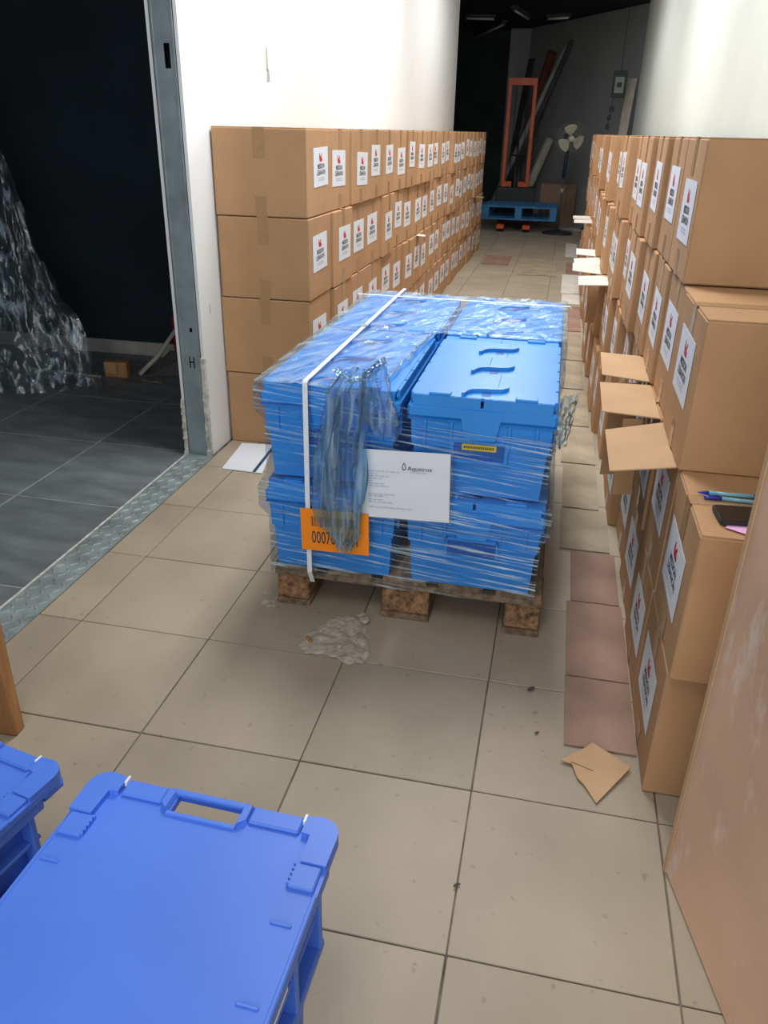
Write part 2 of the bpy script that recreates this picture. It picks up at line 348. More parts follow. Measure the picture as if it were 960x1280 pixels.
# broken-out patch in front of the pallet
pts = [(.66,.83),(.665,.90),(.70,.955),(.72,1.0),(.76,1.005),(.80,1.045),(.825,.98),(.835,.92),(.868,.85),(.865,.80),(.82,.775),(.775,.80),(.73,.805),(.69,.80)]
cx = sum(p[0] for p in pts)/len(pts); cy = sum(p[1] for p in pts)/len(pts)
b = MB(); rings = 9; n = len(pts)*4
def ppt(k):
    a = k/4; i = int(a) % len(pts); f = a-int(a); p = pts[i]; q = pts[(i+1) % len(pts)]
    return (p[0]+(q[0]-p[0])*f + .008*nz((k*3.1,0,0)), p[1]+(q[1]-p[1])*f + .008*nz((0,k*2.7,5)))
vs = [(cx, cy, .003)]; fs = []
for r in range(1, rings+1):
    for k in range(n):
        p = ppt(k); f = r/rings
        h = .0015 if r == rings else .004+.007*nz((cx+(p[0]-cx)*f, cy+(p[1]-cy)*f, 1), 38)
        vs.append((cx+(p[0]-cx)*f, cy+(p[1]-cy)*f, max(.0012, h)))
for k in range(n): fs.append((0, 1+k, 1+(k+1) % n))
for r in range(rings-1):
    for k in range(n): fs.append((1+r*n+k, 1+(r+1)*n+k, 1+(r+1)*n+(k+1) % n, 1+r*n+(k+1) % n))
b.add(vs, fs); b.build('broken_concrete_patch', 'concrete', floor)
for (px, py, r) in [(.50,1.02,.028),(.53,1.06,.02),(.475,1.08,.016)]:
    k = 9; MB().prism([(px+r*(1+.4*nz((px*9,q,0)))*math.cos(2*PI*q/k), py+r*.8*(1+.4*nz((q,py*7,1)))*math.sin(2*PI*q/k)) for q in range(k)], .0, .0015).build('chipped_spot', 'concrete', floor)
def stone(name, x, y, r, label, matn='rubble', h=.6, rz=0, sx=1, sy=1):
    b = MB(); vs = []; fs = []; nu, nv = 7, 4
    for j in range(nv+1):
        for i in range(nu):
            t = PI*j/nv; a = 2*PI*i/nu; k = r*(1+.35*nz((i*1.7+x*90, j*2.3, y*50)))
            vs.append((k*sx*math.sin(t)*math.cos(a), k*sy*math.sin(t)*math.sin(a), r*h+k*h*math.cos(t)))
    for j in range(nv):
        for i in range(nu): fs.append((j*nu+i, (j+1)*nu+i, (j+1)*nu+(i+1) % nu, j*nu+(i+1) % nu))
    b.add(vs, fs); zmin = min(v.z for v in b.v)
    o = b.build(name, matn, None, (x, y, .002-zmin), (0, 0, rz)); return tag(o, label, 'debris')
stone('concrete_chip', .815, .985, .016, 'pale concrete chip at the far corner of the broken floor patch')
stone('concrete_chip', .775, .845, .011, 'small concrete chip near the front edge of the broken floor patch')
stone('wood_splinter', .682, .858, .013, 'orange brown wood splinter on the left of the broken floor patch', 'post_wood', .4, -.8, 1.6, .5)

for (x, y, r, lab) in [(1.312, .785, .009, 'dark dried leaf bit on the tile right of the pallet'), (1.335, .62, .005, 'tiny dark crumb on the tile beside the brown sheets'), (1.20, .145, .006, 'dark crumb on the tile before the tall carton')]:
    stone('floor_crumb', x, y, r, lab, 'pipe_dark', .35, .7, 1.5, .6)
# dark room floor
b = MB(); b.box(-4.2, -.262, -2.6, 3.62, -.06, -.0014)
dfloor = struct(b.build('floor', 'grout_grey'))
xs = [-.262, -.72, -1.32, -1.92, -2.52, -3.12, -3.72, -4.2]
ys = [-2.6, -2.08, -1.48, -.88, -.28, .32, .92, 1.525, 2.13, 2.73, 3.33, 3.6]
for i in range(len(xs)-1):
    for j in range(len(ys)-1):
        g = .0032
        w = (xs[i]-xs[i+1])/2-g; h = (ys[j+1]-ys[j])/2-g
        MB().cbox(-w, w, -h, h, -.02, 0, .001).build('dark_tile', 'dark_tile', dfloor, ((xs[i]+xs[i+1])/2, (ys[j]+ys[j+1])/2, 0))

# tread plate threshold strip
b = MB(); b.cbox(-.062, .062, -2.35, 2.35, 0, .004, .001)
plate = struct(b.build('trim_1', 'diamond', None, (-.20, -.25, 0)))
b = MB(); k = 0
y = -2.3
while y < 2.3:
    for c in range(3):
        x = -.04+.04*c; a = .75 if (k+c) % 2 else -.75
        T = TR(x, y+(.0 if c % 2 else .018), .004, a)
        b.add([(-.005,-.015,0),(.005,-.015,0),(.005,.015,0),(-.005,.015,0),(0,-.010,.003),(0,.010,.003)], [(0,1,4),(1,2,5,4),(2,3,5),(3,0,4,5)], 0, T)
    y += .036; k += 1
o = b.build('tread_lug', 'diamond', plate); o['kind'] = 'stuff'
b = MB(); b.box(-.272, -.262, -2.6, 2.1, 0, .002); o = b.build('mortar_line', 'gypsum', dfloor)

# ------------------------------------------------------------------ structure: walls
b = MB()
b.box(-.163, -.15, 2.105, 9.57, 0, 3.0); b.box(-.27, -.257, 2.105, 9.57, 0, 3.0, 1); b.box(-.257, -.163, 9.55, 9.57, 0, 3.0)
wall_left = struct(b.build('wall_left', ['white_wall', 'white_wall']))
# steel stud in the wall's open end, with its punched holes
holes = [(-.211,-.187,1.505,1.585),(-.205,-.193,.548,.566),(-.218,-.212,.395,.445),(-.200,-.194,.395,.445),(-.212,-.200,.417,.424)]
xs_ = sorted({-.256,-.164}|{h[0] for h in holes}|{h[1] for h in holes}); zs_ = sorted({0.0,3.0}|{h[2] for h in holes}|{h[3] for h in holes})
b = MB()
for i in range(len(xs_)-1):
    for j in range(len(zs_)-1):
        mx = (xs_[i]+xs_[i+1])/2; mz = (zs_[j]+zs_[j+1])/2
        if any(h[0] < mx < h[1] and h[2] < mz < h[3] for h in holes): continue
        b.box(xs_[i], xs_[i+1], 2.104, 2.108, zs_[j], zs_[j+1])
b.box(-.2565,-.2535,2.104,2.15,0,3); b.box(-.1665,-.1635,2.104,2.15,0,3)
b.box(-.252,-.246,2.101,2.104,0,3); b.box(-.174,-.168,2.101,2.104,0,3)
b.build('steel_stud', 'galv', wall_left)
MB().box(-.253,-.167,2.16,2.165,0,3).build('stud_shade_sheet', 'hollow_shade', wall_left)  # near-black sheet behind the holes paints the shade of the hollow wall
# corner strip and torn gypsum at the foot
b = MB(); b2 = MB(); z = 0
while z < .42:
    h = random.uniform(.02, .045); w = random.uniform(.004, .016)*(1.2-z*1.6)
    b.hex([(-.166,2.105-w,z),(-.149,2.103-w*.6,z),(-.1485,2.12,z),(-.166,2.12,z)], [(-.166,2.104-w*.7,z+h),(-.149,2.104-w*.9,z+h),(-.1485,2.12,z+h),(-.166,2.12,z+h)])
    if z < .22:
        w *= .8; b2.hex([(-.276,2.104-w,z),(-.256,2.104-w,z),(-.256,2.12,z),(-.274,2.12,z)], [(-.273,2.104-w*.4,z+h),(-.256,2.104-w,z+h),(-.256,2.12,z+h),(-.272,2.12,z+h)])
    z += h
b.build('torn_plaster_edge', 'gypsum', wall_left); b2.build('torn_plaster_edge', 'gypsum', wall_left)
for (y, z, w, h) in [(3.025,1.60,.014,.05),(3.035,1.535,.022,.028),(2.2,.63,.004,.02)]:
    MB().add([(-.1495,y-w,z-h),(-.1495,y+w,z-h*.8),(-.1495,y+w*.7,z+h),(-.1495,y-w*.6,z+h*.9)], [(0,1,2,3)]).build('scuff_mark', 'pipe', wall_left)

wall_right = struct(MB().box(2.0, 2.12, -2.6, 10.69, 0, 3.0).build('wall_right', 'right_wall'))
struct(MB().box(-4.2, -.27, 3.6, 3.7, 0, 3.0).build('wall_dark_back', 'navy')); struct(MB().box(-4.3, -4.2, -2.6, 3.7, 0, 3.0).build('wall_dark_left', 'navy')); struct(MB().box(-4.2, -.262, -2.7, -2.6, 0, 3).build('wall_dark_front', 'navy'))
o = struct(MB().cbox(-4.2, -.27, 3.585, 3.6, 0, .085, .002).build('baseboard_dark', 'skirting'))
b = MB(); b.box(-.27, 2.12, -2.6, 10.69, 3.0, 3.1, 0); b.box(-.27, 2.12, 9.57, 10.69, 2.82, 3.0, 0)  # lower box: unseen lintel added to keep lamp light out of the back room
struct(b.build('ceiling', 'white_ceiling'))
struct(MB().box(-4.3, -.27, -2.7, 3.7, 3.0, 3.1).build('ceiling', 'navy'))
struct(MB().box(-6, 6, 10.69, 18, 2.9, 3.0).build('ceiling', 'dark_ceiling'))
# back room: dark far wall, pillar, slanting right wall
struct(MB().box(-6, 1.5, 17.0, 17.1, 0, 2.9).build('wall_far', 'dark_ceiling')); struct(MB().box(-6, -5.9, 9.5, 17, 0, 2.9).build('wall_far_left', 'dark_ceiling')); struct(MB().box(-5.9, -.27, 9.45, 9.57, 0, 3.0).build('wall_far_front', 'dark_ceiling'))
struct(MB().cbox(.06, .42, 14.62, 15.0, 0, 2.9, .01).build('wall_pillar', 'back_wall'))
d = Vector((2.05-.41, 11.84-14.6)).normalized(); nn = Vector((-d.y, d.x))
p0 = Vector((.39, 14.64)); p1 = p0 + d*4.9
b = MB(); b.hex([(*p0,0),(*p1,0),(*(p1+nn*.1),0),(*(p0+nn*.1),0)], [(*p0,2.9),(*p1,2.9),(*(p1+nn*.1),2.9),(*(p0+nn*.1),2.9)])
struct(b.build('wall_back', 'back_wall'))
def wallpt(s, off, z): q = p0 + d*s - nn*off; return Vector((q.x, q.y, z))

# ------------------------------------------------------------------ cartons
CW, CD, CH = .395, .330, .327
body_me = MB().cbox(-CW/2, CW/2, -CD/2, CD/2, 0, CH, .0035).mesh('carton', 'carton')
flap_me = MB().cbox(-CW/2+.002, CW/2-.002, -CD/2+.002, -.0018, 0, .003, .0008).mesh('top_flap', 'carton')
flapy_me = MB().cbox(-CW/2+.002, -.0018, -CD/2+.002, CD/2-.002, 0, .003, .0008).mesh('top_flap', 'carton')
def tape_mesh(along, low=False):
    b = MB(); w = .024; a = (CW if along == 'x' else CD)/2+.0009; t = .085 if along == 'x' else .105
    pth = [(-a, CH-t), (-a, CH+.0036), (a, CH+.0036), (a, CH-t)] if not low else [(-a, t*.75), (-a, .0004), (a, .0004), (a, t*.75)]
    vs = []
    for p, z in pth: vs += [(p, -w, z), (p, w, z)] if along == 'x' else [(w, p, z), (-w, p, z)]
    return b.add(vs, [(2*i, 2*i+1, 2*i+3, 2*i+2) for i in range(3)]).mesh('packing_tape', 'tape')
tape_lx = tape_mesh('x', True); tape_ly = tape_mesh('y', True)
tape_x = tape_mesh('x'); tape_y = tape_mesh('y')
# printed A5 label: lies in local x (width), z (height); faces -y
b = MB(); b.box(-.105, .105, 0, .0006, -.074, .074, 0)
S = Matrix.Rotation(PI/2, 4, 'X')
def flat(vs, fs, x, z, m, d=.0004): b.add(vs, fs, m, Matrix.Translation((x, -d, z)) @ S)
# red two-fingered hand mark
hand = [(-.017,.018),(-.022,.042),(-.017,.062),(-.011,.062),(-.009,.044),(-.002,.042),(.008,.060),(.014,.056),(.008,.036),(.018,.030),(.017,.018),(.010,.014),(-.010,.014)]
flat([(x*1.15, .020+(z-.014)*.70, 0) for x, z in hand], [tuple(range(len(hand)))], 0, 0, 1)
for body, z in (('MISSION', -.006), ('LEBANON', -.030)):
    v, f = text_geo(body, .0265, bold=.0006); flat(v, f, 0, z, 2)
for (x0, x1, z) in [(-.05,.045,-.044),(-.045,.05,-.052)]:
    flat([(x0,z,0),(x1,z,0),(x1,z+.004,0),(x0,z+.004,0)], [(0,1,2,3)], 0, 0, 3)
label_me = b.mesh('label', ['label', 'red', 'ink', 'ink_grey'])
def make_carton(loc, rz, side, seam, flaps, label, group, lab=True, jit=True):
    """side = +1: label on the +x face, -1: on the -x face"""
    o = link('carton', body_me, None, loc, (0, 0, rz)); tag(o, label, 'carton', group)
    link('packing_tape', tape_x if seam == 'x' else tape_y, o)
    link('packing_tape', tape_lx if seam == 'x' else tape_ly, o)
    if flaps:
        me = flap_me if seam == 'x' else flapy_me
        link('top_flap', me, o, (0, 0, CH)); link('top_flap', me, o, (0, 0, CH), (0, 0, PI))
    if lab:
        jy = random.uniform(-.03, .03) if jit else 0; jz = random.uniform(-.022, .022) if jit else 0
        link('label', label_me, o, (side*(CW/2+.0016), jy, CH*.5+.012+jz), (0, random.uniform(-.035, .035) if jit else 0, side*PI/2))
    return o
ROWN = ['bottom', 'second', 'third', 'top']
# left stack
PITCH_Y = .334
for r in range(4):
    n = 21; y = 2.316+CD/2 + (0, .0, .0, 0)[r]
    for c in range(n):
        front = .255 + (0 if c == 0 else random.uniform(-.012, .016)) + (.006 if (c*7+r*3) % 5 == 0 and c else 0)
        if c in (7, 8, 12) and r == 3: front += .012
        rz = 0 if c == 0 else random.uniform(-.025, .025)
        x = front - CW/2
        if c == 0: x = .252-CW/2 + (.004, -.002, .003, 0)[r]
        x = max(x, -.1475+CW/2+.002+abs(rz)*CD/2)
        make_carton((x, y, r*.3305), rz, 1, 'y' if c == 0 else 'x', r == 3,
                    'brown taped carton in the %s row of the left stack, %s from the near end' % (ROWN[r], ORD[c]), 'cartons stacked along the left wall')
        y += PITCH_Y + (random.uniform(.001, .006) if c % 4 else random.uniform(.004, .016)) + abs(rz)*.3
# right stack
def rx(y):  return 1.572 if y < 1.5 else max(1.495, 1.572-.03*(y-1.5))
OPEN = {}
opened = []
right_first = [.485, .457, .772, 1.19]
for r in range(4):
    n = (25, 25, 24, 23)[r]; y = right_first[r]+CD/2
    for c in range(n):
        fx = rx(y) + (0 if c < 2 else random.uniform(-.02, .02))
        if r == 3 and c < 12: fx = (1.566, 1.566, 1.55, 1.532, 1.536, 1.50, 1.515, 1.52, 1.485, 1.50, 1.505, 1.47)[c]
        if r == 2 and c < 10: fx = (1.566, 1.572, 1.566, 1.560, 1.535, 1.54, 1.51, 1.515, 1.49, 1.505)[c]
        rz = 0 if c < 2 else random.uniform(-.02, .02)
        x = min(fx + CW/2, 1.996-CW/2-abs(rz)*CD/2)
        top_open = (r == 3) or (r == 1 and c == 0) or (r == 2 and c == 0) or (r == 0 and c == 0)
        lbl = 'brown carton in the %s row of the right stack, %s from the near end' % (ROWN[r], ORD[c])
        if r == 1 and c == 0: lbl = 'brown carton carrying the phone and pens, nearest of the right stack'
        o = make_carton((x, y, r*.3305), rz, -1, 'x', top_open, lbl, 'cartons stacked along the right wall')
        if r == 1 and c in (1, 2, 3, 8, 9, 10, 11, 17, 18): opened.append((o, c, x-CW/2, y))
        y += PITCH_Y + random.uniform(.001, .006) + abs(rz)*.3
# open outer flaps of the second-row cartons, sticking out into the aisle
for (o, c, fx, y) in opened:
    white = c >= 8
    w = .148; h = .155
    droop = {1:.10, 2:-.02, 3:-.06}.get(c, random.uniform(-.1, .12)); sk = {1:-.035, 2:.0, 3:.0}.get(c, 0)
    b = MB()
    b.hex([(0,-h,-.0015),(0,h,-.0015),(-w,h-.02+sk,-.0015),(-w,-h+.012+sk,-.0015)][::-1], [(0,-h,.0015),(0,h,.0015),(-w,h-.02+sk,.0015),(-w,-h+.012+sk,.0015)][::-1])
    b.build('open_flap', 'carton_white' if white else 'carton_in', o, (-CW/2-.001, 0, CH-.002), (0, -droop, 0))
    if c in (2, 3):
        MB().box(-.075 if c == 3 else -.055, 0, -.0015, .0015, -.30 if c == 3 else -.22, -.0, 0).build('open_flap', 'carton', o, (-CW/2-.04, -.135, CH-.012), (0, 0, .3))
    if c in (9, 11, 17):
        MB().box(-.05, 0, -.0015, .0015, -.25, 0, 0).build('open_flap', 'carton', o, (-CW/2-.002, -.13, CH-.012), (0, 0, .25))
# a few stray torn edges hanging out of the left stack
for (y, z, w, l, mt, lab) in [(4.9, .655, .05, .13, 'carton_white', 'small white torn card sticking out between rows of the left stack'), (8.7, .66, .09, .2, 'carton_pale', 'pale torn card sticking out at the far end of the left stack')]:
    b = MB(); b.hex([(-.12,-l/2,0),(w,-l/2+.02,-.01),(w-.015,l/2,-.012),(-.12,l/2,0)], [(-.12,-l/2,.002),(w,-l/2+.02,-.008),(w-.015,l/2,-.01),(-.12,l/2,.002)])
    tag(b.build('torn_card', mt, None, (.272, y, z+.004)), lab, 'card')

# big scuffed carton at the right edge of the view
ang = math.atan2(1.666-1.597, .282+.017)
t = thing('tall_carton', 'tall scuffed brown cardboard carton at the right edge of the foreground', 'carton', (1.597, .282, 0), (0, 0, ang))
b = MB(); b.cbox(.002, .20, -.75, 0, 0, 1.1, .006); b.build('carton_body', 'big_card', t)
b = MB(); b.cbox(.002, .10, -.75, 0, 1.1, 1.104, .001); b.build('top_flap', 'carton', t); b = MB(); b.cbox(.103, .20, -.75, 0, 1.1, 1.104, .001); b.build('top_flap', 'carton', t)
MB().cbox(-.0005, .0015, -.014, -.002, .002, 1.098, .0003).build('corner_edge', 'carton_in', t)

# ------------------------------------------------------------------ blue attached-lid containers on the pallet
W_, L_, H_ = .385, .662, .289
def alc(name):
    root = link(name, None)
    hw, hl = W_/2, L_/2
    def ring(b, x0, y0, z0, x1, y1, z1, m=0):
        b.hex([(-x0,-y0,z0),(x0,-y0,z0),(x0,y0,z0),(-x0,y0,z0)], [(-x1,-y1,z1),(x1,-y1,z1),(x1,y1,z1),(-x1,y1,z1)], m)
    b = MB()
    ring(b, hw-.025, hl-.028, .011, hw-.018, hl-.020, .145)
    ring(b, hw-.013, hl-.014, .145, hw-.009, hl-.010, .222)
    for s in (-1, 1):   # end and side stiffening ribs under the rim
        for x in (-.145, -.075, .075, .145): b.cbox(x-.004, x+.004, s*(hl-.012)-.008, s*(hl-.012)+.008, .150, .222, .001)
        for y in (-.26, -.13, 0, .13, .26): b.cbox(s*(hw-.012)-.007, s*(hw-.012)+.007, y-.004, y+.004, .150, .222, .001)
    b.build('container_body', 'blue', root)
    b = MB(); ring(b, hw-.004, hl-.004, .220, hw-.001, hl-.001, .226); b.cbox(-hw, hw, -hl, hl, .226, .262, .007); b.build('rim', 'blue', root)
    for s in (-1, 1):  # trapezoid latch plate and label holder on both ends
        b = MB(); T = TR(0, 0, 0, 0 if s < 0 else PI)
        b.hex([(-.040,-hl-.003,.178),(.040,-hl-.003,.178),(.040,-hl+.02,.178),(-.040,-hl+.02,.178)], [(-.055,-hl-.003,.258),(.055,-hl-.003,.258),(.055,-hl+.02,.258),(-.055,-hl+.02,.258)], 0, T)
        b.build('latch_plate', 'blue', root)
        b = MB()
        for (x0,x1,z0,z1) in [(-.075,.075,.166,.174),(-.075,-.067,.118,.174),(.067,.075,.118,.174),(-.075,.075,.112,.120)]:
            b.box(x0, x1, -hl+.004, -hl+.03, z0, z1, 0, T)
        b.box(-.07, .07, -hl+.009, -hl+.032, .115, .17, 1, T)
        b.build('label_holder', ['blue', 'blue_shade'], root)
    # two lid halves meeting in a stepped line
    zt0, zt1 = .262, H_
    ymax = hl-.006
    steps = [(-ymax, .0), (-ymax+.06, .0), (-ymax+.06, .03), (-.09, .03), (-.09, -.012), (.09, -.012), (.09, .03), (ymax-.05, .03), (ymax-.05, 0), (ymax, 0)]
    for s in (-1, 1):
        b = MB()
        g = .0005
        line = [(x+s*g, y) for y, x in steps]
        outer = [(s*(hw-.012), ymax), (s*(hw-.012), -ymax)]
        poly = line+outer
        if s > 0: poly = poly[::-1]
        b.prism(poly, zt1-.008, zt1)
        x0, x1 = (0.004, hw-.014) if s > 0 else (-hw+.014, -.004)
        b.box(x0, x1, -ymax-.004, -ymax+.004, zt0-.004, zt1-.001); b.box(x0, x1, ymax-.004, ymax+.004, zt0-.004, zt1-.001)
        lo = b.build('lid_half', 'blue', root)
        hb = MB()
        yy = -ymax+.02
        while yy < ymax-.04:
            hb.cbox(s*(hw-.010)-.006, s*(hw-.010)+.006, yy, yy+.092, zt0, zt1-.002, .0015); yy += .100
        hb.tube([(s*(hw-.010), -ymax+.005, zt0+.012), (s*(hw-.010), ymax-.005, zt0+.012)], .003, 6)
        hb.build('hinge', 'blue', lo)
        for yy in (-ymax+.012, ymax-.012):
            tb = MB(); tb.cbox(s*.11-.028, s*.11+.028, yy-.013, yy+.013, zt1-.002, zt1+.006, .002); tb.build('stacking_tab', 'blue', lo)
    for y in (-hl+.065, -hl+.28, -hl+.50):   # curved interlocking hooks
        b = MB(); ctrl = [(-.052,-.052),(-.047,-.026),(-.033,-.008),(-.010,0),(.016,.003),(.040,.008),(.054,.022),(.057,.048)]
        pts = [(x, y+q, zt1+.005) for x, q in ctrl]; wd = [.004,.006,.007,.008,.009,.009,.006,.003]
        vs = []; fs = []
        for i, (x, yy, z) in enumerate(pts):
            a_ = Vector(ctrl[min(i+1, 7)])-Vector(ctrl[max(i-1, 0)]); a_.normalize(); px, py = -a_.y*wd[i], a_.x*wd[i]
            vs += [(x-px, yy-py, z-.007), (x+px, yy+py, z-.007), (x+px, yy+py, z+.005), (x-px, yy-py, z+.005)]
        for i in range(7):
            for k in range(4): fs.append((i*4+k, i*4+(k+1) % 4, i*4+4+(k+1) % 4, i*4+4+k))
        fs += [(3,2,1,0), (28,29,30,31)]
        b.add(vs, fs); b.build('lid_hook', 'blue', root)
        MB().box(-.006, .018, y-.040, y-.006, zt1-.001, zt1+.0006).build('hook_shade_patch', 'blue_shade', root)  # flat dark patch painting the shade at each hook
    return root
proto = alc('lidded_container')
posx = [.706, 1.111]; posy = [1.0+L_/2, 1.0+L_*1.5+.006]; zb = .1355
first = True
nm = {(0,0,0):'bright blue lidded container, bottom layer of the pallet, front left',(1,0,0):'bright blue lidded container, bottom layer of the pallet, front right',
      (0,1,0):'bright blue lidded container, bottom layer of the pallet, back left',(1,1,0):'bright blue lidded container, bottom layer of the pallet, back right',
      (0,0,1):'bright blue lidded container, top layer, front left behind the hanging film',(1,0,1):'bright blue lidded container with its lid uncovered by the cut film, front right',
      (0,1,1):'bright blue lidded container, top layer, back left under wrinkled film',(1,1,1):'bright blue lidded container, top layer, back right under wrinkled film'}
for k in range(2):
    for j in range(2):
        for i in range(2):
            o = proto if first else copy_tree(proto); first = False
            o.location = (posx[i]+random.uniform(-.002,.002), posy[j], zb+k*H_); o.rotation_euler = (0, 0, random.uniform(-.006, .006))
            tag(o, nm[i,j,k], 'container', 'blue containers on the pallet')
            if (i,j,k) == (1,0,1):
                b = MB(); b.box(-.045, .045, -L_/2+.0075, -L_/2+.0085, .146, .163, 0)
                for q in range(16): b.box(-.04+q*.005, -.04+q*.005+.0032, -L_/2+.007, -L_/2+.0075, .151, .158, 1)
                b.build('yellow_sticker', ['yellow', 'ink'], o)

# wooden pallet
t = thing('wooden_pallet', 'weathered wooden pallet with chip blocks under the blue containers', 'pallet', (0, 0, 0))
PX0, PX1, PY0, PY1 = .528, 1.318, 1.03, 2.31
for x0, x1 in ((PX0,PX0+.1),(.853,.995),(PX1-.1,PX1)):
    MB().cbox(x0-.003, x1+.003, PY0+.004, PY1, 0, .018, .002).build('bottom_board', 'wood', t)
    for y0 in (PY0+.012, (PY0+PY1)/2-.07, PY1-.145):
        MB().cbox(x0, x1, y0, y0+.14, .018, .105, .004).build('block', 'chip', t)
for y0 in (PY0, (PY0+PY1)/2-.07, PY1-.145):
    MB().cbox(PX0-.004, PX1+.004, y0, y0+.145, .105, .125, .002).build('stringer_board', 'wood', t)
for i in range(5):
    x0 = PX0+i*(PX1-PX0-.13)/4
    MB().cbox(x0, x0+.13, PY0-.002, PY1+.002, .125, .146, .002).build('deck_board', 'wood', t)

# ------------------------------------------------------------------ stretch film, papers and straps
film = thing('stretch_film', 'torn clear stretch film wrapped around the blue containers on the pallet', 'film')
fx0, fx1, fy0, fy1 = .505, 1.316, .984, 2.350
per = [('F', fx1-fx0), ('R', fy1-fy0), ('B', fx1-fx0), ('L', fy1-fy0)]
def topz(side, s):
    if side == 'F':
        x = fx0+s*(fx1-fx0)
        if x < .84: return .724
        if x < .93: return .724-(x-.84)/.09*.052
        if x < 1.12: return .672-(x-.93)/.19*.055
        return .617+(x-1.12)/.2*.02
    if side == 'R': return .637+.085*max(0, min(1, (s-.35)/.15)) + .01*math.sin(s*40)*(1 if s < .5 else 0)
    return .724
def sstep(a, b_, x): t_ = max(0, min(1, (x-a)/(b_-a))); return t_*t_*(3-2*t_)
def inset(z):
    v = 1
    for zc in (.385, .674): v = min(v, sstep(.028, .075, abs(z-zc)))
    return .021*v
def wallp(side, s, v):
    zt = topz(side, s) + (.008*nz((s*14, 3, 7)) if topz(side, s) < .72 else 0)
    z0 = .124+.010*nz((s*9, ord(side), 1)); z = z0 + v*(zt-z0)
    off = .0022*nz((s*9+ord(side), z*30+s*7, 2)) + .0018*nz((s*30, z*60, 5)); q = inset(z)
    x0, x1, y0, y1 = fx0+q-off-.002, fx1-q+off+.002, fy0+q*.9-off-.002, fy1-q+off
    if side == 'F': return (x0+s*(x1-x0), y0, z)
    if side == 'R': return (x1, y0+s*(y1-y0), z)
    if side == 'B': return (x1-s*(x1-x0), y1, z)
    return (x0, y1-s*(y1-y0), z)
b = MB()
for side in 'FRBL': b.grid(lambda u, v, side=side: wallp(side, u, v), 90, 60)
b.build('wrap_sheet', 'film_front', film)
def topp(u, v):
    x = fx0+u*(fx1-fx0); y = fy0+v*(fy1-fy0)
    z = .7235+.006*nz((x*7+y*4, y*2.5, 1)) + .004*nz((x*22, y*9, 4)) + .003*nz((x*45, y*30, 8))
    gap = math.exp(-((x-.9085)/.03)**2)*.006 + math.exp(-((y-1.665)/.03)**2)*.006
    e = min(x-fx0, fx1-x, y-fy0, fy1-y); z -= .004*max(0, 1-e/.02)
    return (x, y, max(z-gap, .7175) if y > 1.66 or x < .9 else z)
def keep(u, v):
    x = fx0+u*(fx1-fx0); y = fy0+v*(fy1-fy0)
    if y > 1.668+.012*nz((x*12, 0, 3)): return True
    return x < .835+.055*(y-1.0)/.65+.012*nz((y*11, 2, 0))
MB().grid(topp, 120, 180, keep=keep).build('top_sheet', 'film_top', film)
# gathered edge roll along the cut
b = MB(); pts = []; rr = []
for i in range(40):
    a = i/39; x = .85+.04*a+.01*nz((a*9,1,1)); y = 1.05+.60*a; pts.append((x, y, .731+.005*nz((a*14,5,1)))); rr.append(.004+.002*nz((a*20,1,9)))
b.tube(pts, rr, 6); pts = []; rr = []
for i in range(50):
    a = i/49; x = .90+.40*a; pts.append((x, 1.662+.012*nz((a*9,3,1)), .731+.006*nz((a*17,8,1)))); rr.append(.004+.002*nz((a*25,4,9)))
b.tube(pts, rr, 6); b.build('gathered_edge', 'film_tail', film)
def bunch(path, widths, depths, folds, seed, name, mt='film_tail', nu=72, nv=60):
    """pleated hanging tail of film: a closed, deeply folded tube"""
    def fn(u, v):
        k = u*(len(path)-1); i = min(int(k), len(path)-2); f = k-i; f = f*f*(3-2*f)
        p = Vector(path[i]).lerp(Vector(path[i+1]), f); w = widths[i]+(widths[i+1]-widths[i])*f; dd = depths[i]+(depths[i+1]-depths[i])*f
        a = 2*PI*v; r = 1+.30*math.sin(folds*a+seed+3*u)+.35*nz((math.cos(a)*2+seed, math.sin(a)*2, u*5))
        return (p.x+w*r*math.cos(a)*.5+.006*nz((u*12, v*9, seed)), p.y+dd*r*math.sin(a)*.5, p.z+.01*nz((u*20, v*14, seed+3)))
    b = MB(); b.grid(fn, nu, nv); return b.build(name, mt, film)
bunch([(.795,.955,.775),(.775,.945,.72),(.765,.94,.62),(.755,.935,.52),(.755,.93,.42),(.762,.93,.33),(.768,.935,.262)], [.05,.085,.10,.11,.125,.085,.02], [.04,.045,.05,.05,.045,.035,.02], 7, 1.0, 'hanging_tail')
bunch([(.735,.968,.70),(.722,.958,.62),(.715,.950,.52),(.712,.95,.44),(.715,.952,.385)], [.03,.045,.055,.06,.04], [.02,.03,.03,.03,.02], 5, 4.0, 'hanging_tail')
bunch([(.845,1.0,.79),(.835,.985,.745),(.84,.975,.69),(.855,.972,.64),(.87,.974,.60)], [.02,.06,.085,.08,.05], [.03,.03,.03,.025,.015], 6, 2.2, 'hanging_tail')
bunch([(.735,.985,.765),(.775,.965,.745),(.81,.965,.755),(.85,.985,.79),(.856,.99,.80)], [.018,.022,.026,.022,.008], [.03,.035,.035,.03,.01], 4, 5.1, 'knot')
# loose flap of film at the right of the opened container
b = MB(); b.grid(lambda u, v: (1.302+.05*u*(1-.35*v)+.005*nz((u*5,v*5,3)), 1.035+.05*u+.014*nz((u*6,v*8,9))+.006*nz((u*17,v*15,2)), .725-.145*v+.006*nz((u*5,v*4,1))), 30, 40); b.build('loose_flap', 'film_tail', film)

